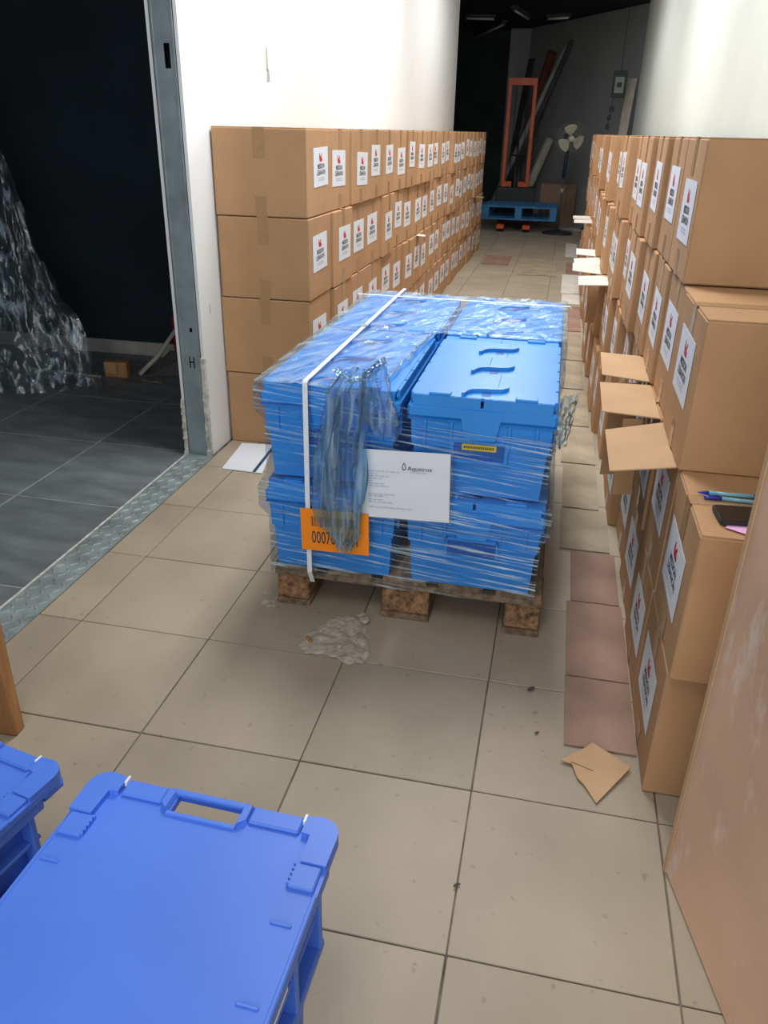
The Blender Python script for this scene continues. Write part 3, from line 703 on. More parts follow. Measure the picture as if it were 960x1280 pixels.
def panel(name, mats, o3, r3, u3, builder):
    """flat print: local x right, y up, z out of the face; origin lower left"""
    b = MB(); builder(b)
    ob = b.build(name, mats); z = r3.cross(u3).normalized(); u3 = z.cross(r3).normalized()
    m = Matrix((r3.normalized(), u3, z)).transposed().to_4x4(); m.translation = o3; ob.matrix_world = m; return ob
def paper(b):
    w, h = .262, .198
    nu, nv = 20, 16
    def fn(u, v): return (w*u, h*v, .0012*nz((u*3, v*4, 1))+.0009*nz((u*8, v*7, 4)))
    b.grid(fn, nu, nv, 0)
    def q(x, y, s, txt, m=1, bold=.0): 
        v, f = text_geo(txt, s, 'LEFT', bold); b.add(v, f, m, Matrix.Translation((x, y, .0032)))
    q(.149, .146, .0170, 'Aquatrox', 1, .0)
    drop = [(.1095,.168),(.1135,.160),(.1155,.153),(.1135,.147),(.1095,.145),(.1055,.147),(.1035,.153),(.1055,.160)]
    drop = [(x+.030, y) for x, y in drop]
    k = len(drop); inner = [(.1395+(x-.1395)*.7, .1545+(y-.1545)*.72) for x, y in drop]
    b.add([(x, y, .0031) for x, y in drop]+[(x, y, .0031) for x, y in inner], [(i, (i+1) % k, k+(i+1) % k, k+i) for i in range(k)], 1)
    def line(x, y, n):
        xx = x
        for i in range(n):
            ww = random.uniform(.006, .016); b.add([(xx,y,.003),(xx+ww,y,.003),(xx+ww,y+.0022,.003),(xx,y+.0022,.003)], [(0,1,2,3)], 2); xx += ww+.003
    for y, n in [(.137,6),(.130,2),(.123,4),(.116,3),(.109,1),(.101,3),(.094,4),(.070,5),(.064,3),(.053,3),(.046,5),(.031,8)]: line(.042, y, n)
    line(.155, .140, 3); line(.006, .131, 1); line(.008, .068, 1)
o = panel('delivery_note', ['label', 'ink', 'ink_grey'], Vector((.787, .9690, .362)), Vector((1, 0, .035)), Vector((-.03, 0, 1)), paper)
tag(o, 'white delivery note headed Aquatrox in a clear pouch on the film', 'paper')
MB().box(.002, .268, -.006, .1975, -.0046, -.0040, 0).build('document_pouch', 'film_pouch', o)
def olab(b):
    w, h = .196, .130
    b.box(0, w, 0, h, 0, .0006, 0)
    random.seed(21); x = .030
    while x < w-.032:
        ww = random.choice((.0012, .0012, .002, .0032)); b.add([(x,.077,.001),(x+ww,.077,.001),(x+ww,.108,.001),(x,.108,.001)], [(0,1,2,3)], 1); x += ww+random.choice((.0014, .002, .003))
    v, f = text_geo('0007030661', .056, 'LEFT', .0006); xm = max(p.x for p in v)
    b.add(v, f, 1, Matrix.Translation((.030, .024, .001)) @ Matrix.Diagonal((.134/xm, 1, 1, 1)))
o = panel('barcode_label', ['orange_label', 'ink'], Vector((.634, .9655, .238)), Vector((1, 0, .02)), Vector((-.015, 0, 1)), olab)
tag(o, 'orange barcode label numbered 0007030661 on the front of the film', 'label')
st = thing('strapping_band', 'white plastic strap running lengthwise over the left containers', 'strap')
def band(pth, w, axis):
    vs = []; n_ = len(pth); c_ = Vector((sum(p[0] for p in pth)/n_, .42))
    for p, z in pth:
        for e in (0, .0009):
            k = Vector((p, z)); k = k + (k-c_).normalized()*e
            vs += [(axis-w, k.x, k.y), (axis+w, k.x, k.y)]
    fs = []
    for i in range(n_-1):
        a = 4*i; fs += [(a+2, a+3, a+7, a+6), (a+1, a, a+4, a+5), (a, a+2, a+6, a+4), (a+3, a+1, a+5, a+7)]
    fs += [(0, 1, 3, 2), (4*n_-4, 4*n_-2, 4*n_-1, 4*n_-3)]
    return vs, fs
b = MB(); w = .0068; x = .652
b.add(*band([(1.0, .112), (.9745, .16), (.9700, .40), (.9700, .727), (.976, .732), (2.355, .732), (2.362, .727), (2.362, .112)], w, x)); b.build('band', 'strap', st)
MB().box(x-.012, x+.012, 1.62, 1.65, .7325, .7355).build('seal_clip', 'galv', st)
st = thing('strapping_band', 'white plastic strap running crosswise over the back containers', 'strap')
b = MB(); y = 2.17; w = .0062
vs, fs = band([(.498, .112), (.494, .727), (.499, .7345), (1.322, .7345), (1.328, .727), (1.322, .112)], w, y)
b.add([(q[1], q[0], q[2]) for q in vs], [f[::-1] for f in fs]); b.build('band', 'strap', st)

# ------------------------------------------------------------------ foreground royal blue crates
def crate(name, label, w, l, h, loc, rz):
    """origin at the lid's far right corner on the floor; x runs to -w, y to -l"""
    root = thing(name, label, 'crate', loc, (0, 0, rz), 'royal blue crates in the foreground')
    zt = h
    b = MB()
    bk = .036
    def ring(i0, z0, i1, z1): b.hex([(-w+i0,-l+i0,z0),(-i0,-l+i0,z0),(-i0,-i0-bk,z0),(-w+i0,-i0-bk,z0)], [(-w+i1,-l+i1,z1),(-i1,-l+i1,z1),(-i1,-i1-bk,z1),(-w+i1,-i1-bk,z1)])
    ring(.045, 0, .034, h-.05)
    b.build('crate_body', 'blue2', root)
    ribs = []
    for xs in (-.030, -w+.018):
        for y in (-.08, -.18, -.28, -.38, -.48, -.57): ribs.append((xs-.008, xs+.020, y-.006, y+.006, h-.175, h-.05, .002))
        ribs += [(xs-.008, xs+.020, -.585, -.065, h-.190, h-.172, .003), (xs-.008, xs+.014, -.585, -.065, h-.112, h-.104, .002)]
    ribs.append((-w+.05, -.05, -l+.014, -l+.034, h-.235, h-.218, .003))
    for q in ribs: MB().cbox(*q).build('side_rib', 'blue2', root)
    b = MB(); b.cbox(-w+.004, -.004, -l+.004, -.052, h-.052, h-.022, .006); b.build('rim', 'blue2', root)
    for x0_, x1_ in ((-w+.004, -w+.08), (-.08, -.004)): MB().cbox(x0_, x1_, -.056, -.004, h-.045, h-.022, .008).build('rim_corner', 'blue2', root)
    # lid plate with the hand slot cut out (built around the hole)
    hx0, hx1, hy0, hy1 = -w/2-.058, -w/2+.046, -.040, -.014
    b = MB(); z0, z1 = h-.022, h-.010
    ro = .03
    def arc(cx, cy, a0): return [(cx+ro*math.cos(a0+i*PI/8), cy+ro*math.sin(a0+i*PI/8)) for i in range(5)]
    b.prism([(-w, -l+ro), (-w, hy0-.012), (0, hy0-.012), (0, -l+ro)][::-1] if False else [(0, -l), (0, hy0-.012), (-w, hy0-.012), (-w, -l)], z0, z1)
    b.prism([(hx0-.012, hy0-.012)] + arc(-w+ro, -ro, PI/2)[::1][0:0] + [(hx0-.012, 0)] + arc(-w+ro, -ro, PI/2) + [(-w, hy0-.012)], z0, z1)
    b.prism([(0, hy0-.012)] + arc(-ro, -ro, 0) + [(hx1+.012, 0), (hx1+.012, hy0-.012)], z0, z1)
    b.prism([(hx1+.012, -.008), (hx1+.012, 0), (hx0-.012, 0), (hx0-.012, -.008)], z0, z1)
    b.prism([(hx1+.012, hy0-.012), (hx1+.012, hy0), (hx0-.012, hy0), (hx0-.012, hy0-.012)], z0, z1)
    b.prism([(hx0, hy0), (hx0, -.008), (hx0-.012, -.008), (hx0-.012, hy0)], z0, z1); b.prism([(hx1+.012, hy0), (hx1+.012, -.008), (hx1, -.008), (hx1, hy0)], z0, z1)
    lid = b.build('lid', 'blue2', root)
    # raised far border: corner blocks, hinge bar, frame round the hand slot
    zr = h
    def corner(s):
        X = (lambda x: x) if s > 0 else (lambda x: -w-x)
        pl = [(X(-.054), -.004), (X(-.030), 0)] + [(X(-.03+.03*math.sin(i*PI/10)), -.03+.03*math.cos(i*PI/10)) for i in range(1, 6)] + [(X(-.001), -.082), (X(-.038), -.082), (X(-.040), -.036), (X(-.054), -.034)]
        pl = pl[::-1] if s > 0 else pl
        b = MB(); b.prism(pl, z1, zr); c = b.build('corner_block', 'blue2', lid)
        b = MB(); x0, x1 = sorted((X(-.006), X(-.044))); b.cbox(x0, x1, -.122, -.082, z1-.001, zr-.003, .002)
        for i in range(5): xq = X(-.044); b.cbox(xq-.0025, xq+.0025, -.118+i*.008, -.114+i*.008, z1-.001, zr-.003, .0006)
        b.build('latch_pad', 'blue2', lid)
    corner(1); corner(-1)
    b = MB(); b.cbox(hx1+.018, -.058, -.034, -.003, z1-.001, zr-.003, .003); b.build('hinge_bar', 'blue2', lid)
    b = MB(); b.cbox(-w+.058, hx0-.018, -.034, -.003, z1-.001, zr-.003, .003); b.build('hinge_bar', 'blue2', lid)
    b = MB(); b.cbox(hx0-.014, hx1+.014, -.012, -.002, z1-.001, zr-.002, .002)
    b.hex([(hx0-.018,-.034,z1),(hx0-.002,-.046,z1),(hx0-.001,-.010,z1),(hx0-.018,-.006,z1)], [(hx0-.016,-.034,zr),(hx0-.006,-.044,zr),(hx0-.005,-.010,zr),(hx0-.016,-.006,zr)])
    b.hex([(hx1+.002,-.046,z1),(hx1+.018,-.034,z1),(hx1+.018,-.006,z1),(hx1+.001,-.010,z1)], [(hx1+.006,-.044,zr),(hx1+.016,-.034,zr),(hx1+.016,-.006,zr),(hx1+.005,-.010,zr)])
    b.cbox(hx0-.004, hx1+.004, -.050, -.043, z1-.001, zr-.005, .001)
    b.build('handle_frame', 'blue2', lid)
    for x in (-.056, -w+.056):
        MB().cbox(x-.002, x+.002, -.016, -.001, z1+.001, zr+.001, .0008).build('hinge_pin', 'strap', lid)
    # side edging and small ribs on the lid
    for x0_, x1_ in ((-.006, -.0005), (-w+.0005, -w+.006)): MB().cbox(x0_, x1_, -l+.02, -.125, z1-.001, z1+.002, .001).build('lid_edge', 'blue2', lid)
    for (x, y) in [(-.032, -.175), (-.032, -.285), (-w+.024, -.165), (-w+.024, -.30)]:
        MB().cbox(x-.015, x+.015, y-.002, y+.002, z1-.001, z1+.0035, .0015).build('lid_rib', 'blue2', lid)
    return root
A = crate('lidded_crate', 'royal blue lidded crate filling the lower left corner, hand slot in front', .405, .60, .40, (1.040, -.108, 0), -.035)
o = MB().box(-.0165, -.0158, -.30, -.20, .30, .345).build('paper_strip', 'label', A)
B = crate('lidded_crate', 'royal blue lidded crate at the left edge, partly out of view', .405, .60, .335, (.535, -.040, 0), -.20)

# ------------------------------------------------------------------ loose things on the near floor
o = MB().cbox(-.045, .045, -.018, .018, 0, .62, .003).build('wooden_post', 'post_wood', None, (.075, .335, 0), (0, 0, .02))
tag(o, 'orange brown wooden post standing at the left edge above the blue crate', 'post')
def sheet(x0, x1, y0, y1, mt, label, z=.001, rz=0, skew=0):
    b = MB(); w = (x1-x0)/2; h = (y1-y0)/2; nu = nv = 8
    def top(u, v): return (-w+2*w*u+skew*(v-.5), -h+2*h*v, .0035+.003*max(0, nz((u*3+x0*9, v*3+y0*7, 1))))
    b.grid(top, nu, nv); b.hex([(-w-skew/2,-h,0),(w-skew/2,-h,0),(w+skew/2,h,0),(-w+skew/2,h,0)], [(-w-skew/2,-h,.003),(w-skew/2,-h,.003),(w+skew/2,h,.003),(-w+skew/2,h,.003)])
    o = b.build('cardboard_sheet', mt, None, ((x0+x1)/2, (y0+y1)/2, z), (0, 0, rz)); return tag(o, label, 'cardboard', 'cardboard sheets along the right stack')
sheet(1.400, 1.568, .595, .866, 'carton_floor', 'pinkish brown cardboard sheet on the floor, nearest along the right stack')
sheet(1.402, 1.568, .872, 1.256, 'carton_floor', 'long pinkish brown cardboard sheet on the floor, second along the right stack')
sheet(1.414, 1.562, 1.262, 1.595, 'carton_floor', 'square brown cardboard sheet on the floor, third along the right stack')
sheet(1.376, 1.548, 1.61, 1.95, 'carton_pale', 'dusty tan cardboard sheet on the floor, fourth along the right stack')
sheet(1.380, 1.520, 1.96, 2.42, 'carton_pale', 'dusty tan cardboard sheet on the floor, fifth along the right stack')
sheet(1.370, 1.520, 2.44, 2.90, 'carton_pale', 'dusty tan cardboard sheet on the floor, sixth along the right stack')
sheet(1.350, 1.500, 2.95, 3.55, 'carton_pale', 'dusty tan cardboard sheet on the floor, seventh along the right stack')
sheet(1.350, 1.480, 3.60, 4.20, 'carton_pale', 'dusty tan cardboard sheet on the floor, eighth along the right stack')
sheet(1.340, 1.480, 4.25, 5.00, 'carton_pale', 'dusty tan cardboard sheet on the floor, ninth along the right stack')
sheet(1.340, 1.480, 5.10, 6.05, 'carton_floor', 'brown cardboard sheet on the floor before the white sheets')
sheet(1.325, 1.480, 6.15, 6.62, 'carton_white', 'white cardboard sheet on the far aisle floor, nearer of two')
sheet(1.315, 1.480, 6.66, 7.75, 'carton_white', 'white cardboard sheet on the far aisle floor, farther of two')
sheet(1.350, 1.480, 7.85, 8.65, 'carton_floor', 'brown cardboard sheet on the floor behind the white sheets')
sheet(1.335, 1.480, 9.10, 10.4, 'carton_white', 'white cardboard sheet at the far end of the right stack')
sheet(.42, .72, 8.2, 8.9, 'carton_floor', 'flat brown card on the floor at the far end of the left stack')
sheet(.85, 1.25, 7.6, 8.7, 'carton_pale', 'dusty tan patch of card lying in the middle of the far aisle')
# torn diamond-shaped scrap
sp = [(1.392,.534),(1.418,.528),(1.43,.488),(1.445,.470),(1.471,.421),(1.552,.546),(1.466,.607),(1.452,.59)]
b = MB(); b.prism([(x-1.47, y-.52) for x, y in sp], 0, .003)
s = b.build('cardboard_scrap', 'carton_in', None, (1.47, .52, .006), (.04, -.01, 0)); tag(s, 'torn diamond shaped cardboard scrap on the floor beside the right stack', 'cardboard')
for v in s.data.vertices:
    pass
b = MB(); b.tube([(-.055,.012,.0035),(-.03,.004,.0035),(-.005,-.006,.0035)], .0012, 5); b.build('tear_line', 'carton_floor', s)
# white printed card by the left stack
b = MB(); b.hex([(-.05,1.98,.001),(.135,1.972,.001),(.07,2.30,.001),(-.078,2.285,.001)], [(-.05,1.98,.004),(.135,1.972,.004),(.07,2.30,.004),(-.078,2.285,.004)])
o = b.build('white_card', 'label'); tag(o, 'white card with a navy stripe lying by the left stack', 'card')
b = MB(); b.hex([(.088,1.975,.004),(.103,1.975,.004),(.085,2.29,.004),(.07,2.29,.004)][::1], [(.088,1.975,.0045),(.103,1.975,.0045),(.085,2.29,.0045),(.07,2.29,.0045)]); b.build('stripe', 'stripe', o)
# phone, papers and pens on the near carton
zt = .3305+CH+.0045
ph = thing('smartphone', 'black smartphone lying on the near carton of the right stack', 'phone', (1.687, .548, zt+.003), (0, 0, .08))
def rrect(w, h, r, n=5):
    p = []
    for cx_, cy_, a in ((w-r,h-r,0),(-w+r,h-r,PI/2),(-w+r,-h+r,PI),(w-r,-h+r,3*PI/2)):
        for i in range(n+1): p.append((cx_+r*math.cos(a+i*PI/2/n), cy_+r*math.sin(a+i*PI/2/n)))
    return p
MB().prism(rrect(.078, .038, .010), 0, .0075).build('phone_case', 'black_metal', ph)
MB().prism(rrect(.075, .0355, .009), .0075, .0083).build('screen', 'phone_glass', ph)
b = MB(); b.cbox(.045, .062, .0382, .0395, .003, .0055, .0004); b.build('side_button', 'black_metal', ph)
for i, (dx, dy, rz, lab) in enumerate([(1.690,.476,-.55,'pink folded paper under the phone, upper sheet'), (1.686,.472,-.80,'pink folded paper under the phone, lower sheet')]):
    o = MB().cbox(-.07, .04, -.02, .02, 0, .001, .0003).build('pink_paper', 'pink', None, (dx, dy, zt+.0015-.0013*i), (0, 0, rz)); tag(o, lab, 'paper')
def pen(x0, y0, x1, y1, r, m1, m2, lab):
    o = thing('pen', lab, 'pen', (0,0,0)); a = Vector((x0,y0,zt+r)); c = Vector((x1,y1,zt+r)); dd = c-a
    b = MB(); b.tube([a+dd*.15, a+dd*.75], r, 10); b.build('barrel', m1, o)
    b = MB(); b.tube([a+dd*.75, c-dd*.02, c], [r*1.12, r*1.12, r*.6], 10); b.build('cap', m2, o)
    b = MB(); b.tube([a, a+dd*.04, a+dd*.15], [r*.25, r*.5, r], 10); b.build('tip', m2, o)
    b = MB(); b.tube([a+dd*.78+Vector((0,0,r*1.3)), c-dd*.06+Vector((0,0,r*1.3))], r*.3, 6); b.build('clip', m2, o)
pen(1.590,.648,1.735,.655,.0045,'pen_teal','pen_blue','pale teal pen with dark blue cap behind the phone')
pen(1.735,.625,1.600,.628,.004,'pen_teal','pen_blue','pale teal pen with dark blue cap nearer the phone')

# ------------------------------------------------------------------ dark room on the left
heap = thing('plastic_film_heap', 'tall heap of crumpled clear plastic film in the dark room', 'film')
def heapfn(u, v, ph=0.0, k=1.0):
    # sheet hanging from a high point at the left and spreading over the floor
    a = (-.62+1.2*u)*PI*.62
    r = (.05 + .80*(1-v)**1.05)*k
    z = 1.85*v
    c = (noise.noise(Vector((u*7, v*4, ph)))*.10 + noise.noise(Vector((u*17, v*9, ph+3)))*.06 + noise.noise(Vector((u*38, v*22, ph+7)))*.026)
    r += c*(1.15-v*.7)
    return (-1.93+r*math.sin(a)*.95, 3.16-r*math.cos(a)*.62, max(.004, z+c*.35))
MB().grid(lambda u, v: heapfn(u, v), 120, 100).build('film_sheet', 'film_heap', heap)
MB().grid(lambda u, v: heapfn(u, v*.75, 5.0, .86), 110, 80).build('film_sheet', 'film_heap', heap)
MB().grid(lambda u, v: heapfn(u, v*.35, 9.0, 1.08), 110, 50).build('film_sheet', 'film_heap', heap)
t = thing('cardboard_offcut', 'orange brown block of card lying near the dark wall', 'card', (-1.165, 3.10, 0), (0, 0, .06))
b = MB(); b.cbox(-.068, .068, 0, .05, 0, .088, .002); b.build('block_body', 'post_wood', t); MB().cbox(-.068, .0, -.003, 0, .02, .088, .001).build('folded_flap', 'carton', t)
t = thing('white_rod', 'thin pale rod lying on the dark floor before the film', 'rod'); MB().tube([(-1.72,3.10,.008),(-1.24,3.06,.008)], .007, 8).build('rod_body', 'pipe', t); MB().tube([(-1.40,3.073,.009),(-1.37,3.071,.009)], .012, 8).build('joint', 'pipe', t)
t = thing('dustpan', 'grey long-handled dustpan with crimson handle leaning beside the steel stud', 'dustpan')
b = MB(); b.hex([(-1.0,3.13,.002),(-.80,3.22,.002),(-.76,3.33,.11),(-.93,3.335,.11)], [(-1.0,3.127,.008),(-.80,3.214,.010),(-.76,3.324,.12),(-.93,3.329,.12)]); b.build('pan', 'pipe_dark', t)
b = MB(); b.tube([(-1.045,3.15,.012),(-.97,3.24,.10),(-.885,3.33,.24)], .013, 8); b.build('handle', 'cream', t)
b = MB(); b.cbox(-.92,-.81,3.34,3.39,.10,.32,.02); b.build('grip', 'red_plastic', t)
t = tag(MB().cbox(-.07,.07,-.012,.012,0,.006,.001).build('wood_offcut', 'wood', None, (-.93, 3.08, 0), (0, 0, -.1)), 'thin wooden slat on the dark floor before the dustpan', 'slat')

# ------------------------------------------------------------------ back room
t = thing('hand_stacker', 'orange hand stacker with tall mast lifting the blue pallet', 'stacker', (.46, 12.55, 0), (0, 0, .04))
for x in (-.185, .185): MB().cbox(x-.028, x+.028, -.035, .035, .06, 2.06, .006).build('mast_post', 'orange_paint', t)
MB().cbox(-.213, .213, -.03, .03, 1.96, 2.06, .006).build('mast_crossbar', 'orange_paint', t)
MB().cbox(-.20, -.05, -.05, -.02, .56, .64, .006).build('carriage', 'orange_paint', t); MB().cbox(.05, .20, -.05, -.02, .56, .64, .006).build('carriage', 'orange_paint', t)
b = MB(); b.tube([(0,.02,.2),(0,.02,.9)], .03, 12); b.tube([(0,.02,.9),(0,.02,1.20)], .018, 12); b.build('lift_cylinder', 'black_metal', t)
for x in (-.09, .09): MB().tube([(x,.0,.62),(x,.0,1.95)], .006, 6).build('lift_chain', 'black_metal', t)
MB().cbox(-.28, .32, -.06, .2, .08, .56, .01).build('drive_housing', 'black_metal', t)
for x in (-.14, .24):
    MB().cbox(x-.055, x+.055, -1.1, .05, .04, .10, .01).build('support_leg', 'orange_paint', t)
    b = MB(); b.lathe([(.0,-.045),(.038,-.045),(.038,.045),(.0,.045)], 16, 0, TR(x, -.9, .038, 0, 0, PI/2)); b.build('wheel', 'black_metal', t)
for x in (-.14, .24): MB().cbox(x-.05, x+.05, -1.0, -.02, .150, .168, .004).build('fork', 'black_metal', t)
b = MB(); b.tube([(-.12,.24,.9),(-.12,.35,1.0),(.12,.35,1.0),(.12,.24,.9)], .014, 8); b.tube([(0,.2,.5),(0,.35,1.0)], .016, 8); b.build('tiller_handle', 'black_metal', t)
t = thing('blue_pallet', 'blue painted pallet raised on the forks of the stacker', 'pallet', (.62, 11.95, .168))
for i in range(6): MB().cbox(-.54, .54, -.45+i*.155, -.45+i*.155+.13, .165, .19, .003).build('deck_board', 'pallet_blue', t)
for x in (-.54, -.06, .44):
    MB().cbox(x, x+.10, -.45, .455, .142, .165, .002).build('stringer_board', 'pallet_blue', t)
    for y in (-.45, -.06, .34): MB().cbox(x, x+.10, y, y+.115, .022, .142, .003).build('block', 'pallet_blue', t)
for y in (-.45, -.06, .34): MB().cbox(-.54, .54, y, y+.115, 0, .022, .002).build('bottom_board', 'pallet_blue', t)
# standing fan
t = thing('pedestal_fan', 'old pedestal fan with cream blades and wire cage before the grey wall', 'fan', (1.20, 11.55, 0))
MB().lathe([(.0,0),(.215,0),(.225,.012),(.20,.03),(.06,.045),(.03,.06),(.0,.06)], 32).build('base', 'black_metal', t)
MB().tube([(0,0,.05),(0,0,.75)], .017, 10).build('pole', 'pipe_dark', t); MB().tube([(0,0,.55),(0,0,.62)], .028, 10).build('height_knob', 'wire', t)
MB().tube([(0,0,.75),(.01,.04,1.02),(.02,.06,1.12)], .026, 10).build('neck', 'navy_plastic', t)
hc = Vector((.045, -.02, 1.265)); Th = Matrix.Translation(hc) @ Matrix.Rotation(.35, 4, 'Z') @ Matrix.Rotation(PI/2+.08, 4, 'X')
MB().lathe([(0,-.20),(.055,-.19),(.075,-.10),(.06,-.04),(0,-.03)], 20, 0, Th).build('motor', 'navy_plastic', t)
for k in range(3):
    b = MB()
    def bl(u, v, k=k):
        a = 2*PI*k/3+1.75+(v-.5)*(.75+.55*math.sin(u*PI*.8)); r = .035+.145*u
        return Th @ Vector((r*math.cos(a), r*math.sin(a), .03*(v-.5)+.005))
    b.grid(bl, 8, 8); b.grid(lambda u, v: bl(u, v)+Vector((0,.002,0)), 8, 8); b.build('blade', 'fan_blade', t)
MB().lathe([(0,.05),(.03,.048),(.042,.03),(.045,-.01),(0,-.012)], 20, 0, Th).build('hub', 'fan_blade', t)
cg = MB()
for k in range(40):
    a = 2*PI*k/40; pts = []
    for i in range(9):
        q = i/8; ang_ = -1.45+2.9*q; pts.append(Th @ Vector((.215*math.cos(ang_)**.6*math.cos(a), .215*math.cos(ang_)**.6*math.sin(a), .075*math.sin(ang_))))
    cg.tube(pts, .0018, 4, 0, False)
for r_, z_ in ((.215,0),(.15,.068),(.07,.074),(.15,-.068)):
    pts = [Th @ Vector((r_*math.cos(2*PI*i/32), r_*math.sin(2*PI*i/32), z_)) for i in range(33)]; cg.tube(pts, .002, 4, 0, False)
cg.build('cage', 'wire', t)['kind'] = 'stuff'
# long things leaning on the grey wall
def leaner(name, s0, off0, z0, s1, z1, r, mt, lab, cat='pole', flat_=None):
    a = wallpt(s0, off0, z0); c = wallpt(s1, r+.004, z1)
    if flat_:
        dd = Vector((d.x, d.y, 0))*flat_; n3 = Vector((nn.x, nn.y, 0))*.02
        b = MB(); b.hex([a-dd, a+dd, a+dd-n3, a-dd-n3], [c-dd, c+dd, c+dd-n3, c-dd-n3])
    else:
        b = MB(); b.tube([a, c], r, 10)
    return tag(b.build(name, mt), lab, cat)
leaner('grey_pipe', .42, .75, .06, 1.35, 2.55, .05, 'pipe', 'long grey pipe leaning on the grey wall behind the stacker')
leaner('dark_pipe', .60, .70, .06, 1.45, 2.62, .035, 'pipe_dark', 'slim dark pipe leaning on the grey wall beside the grey pipe')
leaner('brown_roll', .30, .45, .10, .95, 2.50, .075, 'brown_red', 'reddish brown roll leaning on the grey wall', 'roll')
leaner('dark_board', .05, .30, .01, .18, 2.45, .02, 'pipe_dark', 'narrow dark board leaning in the far corner by the pillar', 'board', .10)
leaner('white_tube', 1.02, .50, .07, 1.14, 1.25, .07, 'cream', 'pale upright tube standing at the grey wall behind the fan', 'tube')
t = thing('brown_carton', 'dark brown carton on the floor behind the fan', 'carton', (1.14, 12.70, 0), (0, 0, -.5))
MB().cbox(-.22,.22,-.18,.18,0,.62,.006).build('carton_body', 'carton_floor', t); MB().cbox(-.22,.22,-.18,-.002,.62,.624,.001).build('top_flap', 'carton_floor', t); MB().cbox(-.22,.22,.002,.18,.62,.624,.001).build('top_flap', 'carton_floor', t)
t = thing('black_tool_bag', 'black bag slumped on the floor right of the fan', 'bag', (1.74, 11.1, 0), (0, 0, .5))
b = MB(); b.lathe([(0,0),(.20,0),(.23,.08),(.19,.20),(.09,.30),(0,.32)], 18); b.build('bag_body', 'black_metal', t); MB().tube([(-.1,0,.28),(-.06,0,.40),(.06,0,.40),(.1,0,.28)], .012, 8).build('bag_handle', 'black_metal', t)
o = tag(MB().cbox(-.35,.35,-.04,.04,0,.03,.003).build('timber_length', 'pipe', None, (1.50, 12.05, 0), (0, 0, -.55)), 'grey timber length lying on the floor behind the fan', 'timber')
# signs on the far end of the right wall
def signboard(name, x0, x1, z0, z1, lab, inner):
    t = thing(name, lab, 'sign', (0, 11.2, 0)); 
    MB().cbox(x0, x1, -.015, .015, z0, z1, .004).build('sign_board', 'green_dark', t)
    if inner:
        w = x1-x0; h = z1-z0; cx_ = (x0+x1)/2; cz_ = (z0+z1)/2-.01
        b = MB(); b.prism([(cx_+p, cz_+q) for p, q in rrect(w*.33, h*.30, .012)], 0, .002, 0, Matrix(((1,0,0,0),(0,0,-1,-.016),(0,1,0,0),(0,0,0,1)))); b.build('pale_panel', 'sign_pale', t)
        b = MB(); b.box(cx_-w*.17, cx_+w*.17, -.021, -.0185, cz_-h*.09, cz_+h*.09); b.build('dark_symbol', 'green_dark', t)
    return t
s_ = signboard('hanging_sign', 1.70, 1.875, 1.768, 2.08, 'dark green hanging sign with a pale panel by the right wall end', True)
for (x0, x1, z0, z1, lab) in [(1.70,1.77,1.600,1.663,'small dark square tag, upper of three below the green sign'),(1.69,1.735,1.50,1.56,'small dark square tag, middle of three below the green sign'),(1.685,1.725,1.385,1.45,'small dark square tag, lowest of three below the green sign')]:
    t = signboard('hanging_tag', x0, x1, z0, z1, lab, False)
for pq in ([(1.735,11.2,1.768),(1.73,11.2,1.66)], [(1.72,11.2,1.60),(1.712,11.2,1.56)], [(1.708,11.2,1.50),(1.705,11.2,1.45)], [(1.79,11.2,2.08),(1.79,11.2,2.9)]):
    q0 = Vector((0, 11.2, 0)); MB().tube([Vector(p)-q0 for p in pq], .004, 6).build('hanging_cord', 'black_metal', s_)
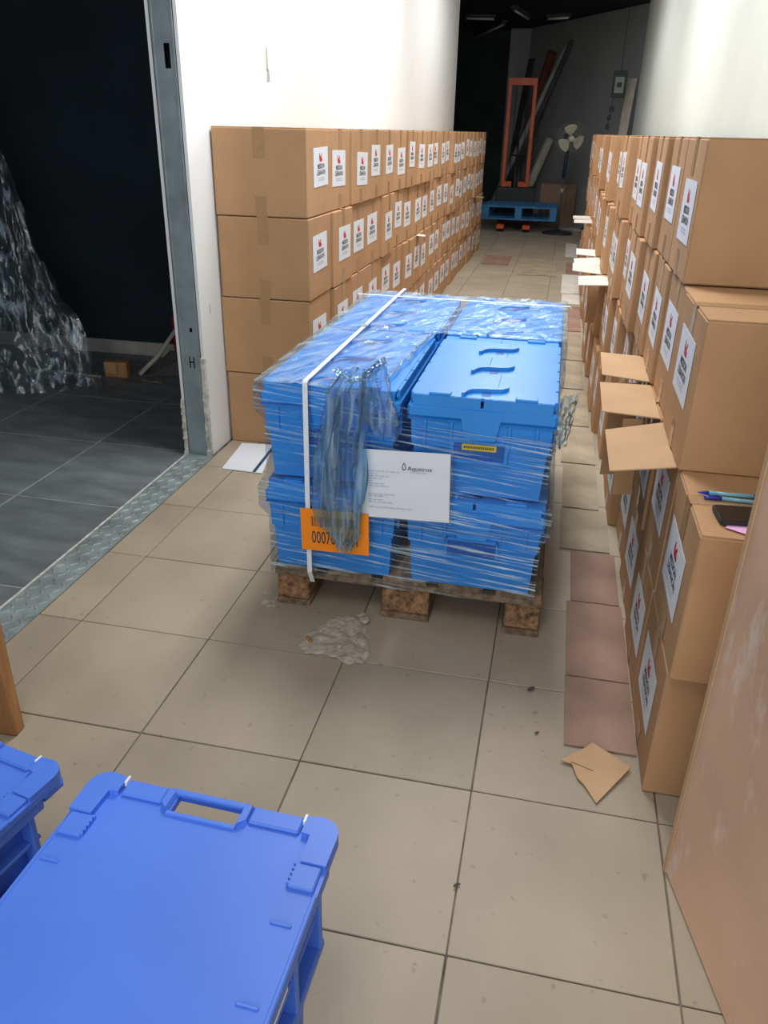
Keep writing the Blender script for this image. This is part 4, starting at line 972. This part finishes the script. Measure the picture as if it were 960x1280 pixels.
b = MB(); b.hex([(1.80,11.35,0),(1.90,11.25,0),(1.91,11.27,0),(1.81,11.37,0)], [(1.90,11.45,2.0),(2.0,11.35,2.0),(2.01,11.37,2.0),(1.91,11.47,2.0)])
tag(b.build('cream_panel', 'cream'), 'narrow cream panel leaning behind the end of the right wall', 'panel')
# unlit tube lamps on the dark ceiling
for (x0, y0, x1, y1, lab) in [(-.62,15.4,.04,13.5,'unlit fluorescent lamp on the dark ceiling, left of the stacker mast'),(.28,11.9,.44,12.9,'unlit fluorescent lamp on the dark ceiling above the stacker mast'),(-.5,12.8,-.05,12.9,'unlit fluorescent lamp on the dark ceiling nearest the left wall'),(.70,12.9,1.05,12.75,'unlit fluorescent lamp on the dark ceiling near the grey wall')]:
    t = thing('tube_lamp', lab, 'lamp', ((x0+x1)/2, (y0+y1)/2, 2.897), (0, 0, math.atan2(y1-y0, x1-x0)))
    Lh = math.hypot(x1-x0, y1-y0)/2
    MB().cbox(-Lh, Lh, -.04, .04, -.035, 0, .004).build('batten', 'pipe_dark', t); MB().tube([(-Lh+.03,0,-.055),(Lh-.03,0,-.055)], .016, 10).build('tube', 'tube_lamp', t)
    for s in (-1, 1): MB().cbox(s*(Lh-.02)-.012, s*(Lh-.02)+.012, -.015, .015, -.075, -.03, .003).build('end_holder', 'pipe_dark', t)
# ceiling lamps of the aisle (above the view, fixture shapes added around the area lights)
for i, (x, y, z, w, sx, sy) in enumerate(LAMPS):
    t = thing('ceiling_panel', 'unseen white ceiling lamp panel above the aisle, %s from the front' % ORD[i], 'lamp', (x, y, 2.99))
    for (a0,a1,b0,b1) in ((-sx/2-.03,-sx/2-.005,-sy/2-.03,sy/2+.03),(sx/2+.005,sx/2+.03,-sy/2-.03,sy/2+.03),(-sx/2-.005,sx/2+.005,-sy/2-.03,-sy/2-.005),(-sx/2-.005,sx/2+.005,sy/2+.005,sy/2+.03)):
        MB().cbox(a0, a1, b0, b1, -.085, .009, .004).build('lamp_frame', 'white_ceiling', t)
    MB().box(-sx/2, sx/2, -sy/2, sy/2, -.02, 0).build('reflector', 'white_ceiling', t)
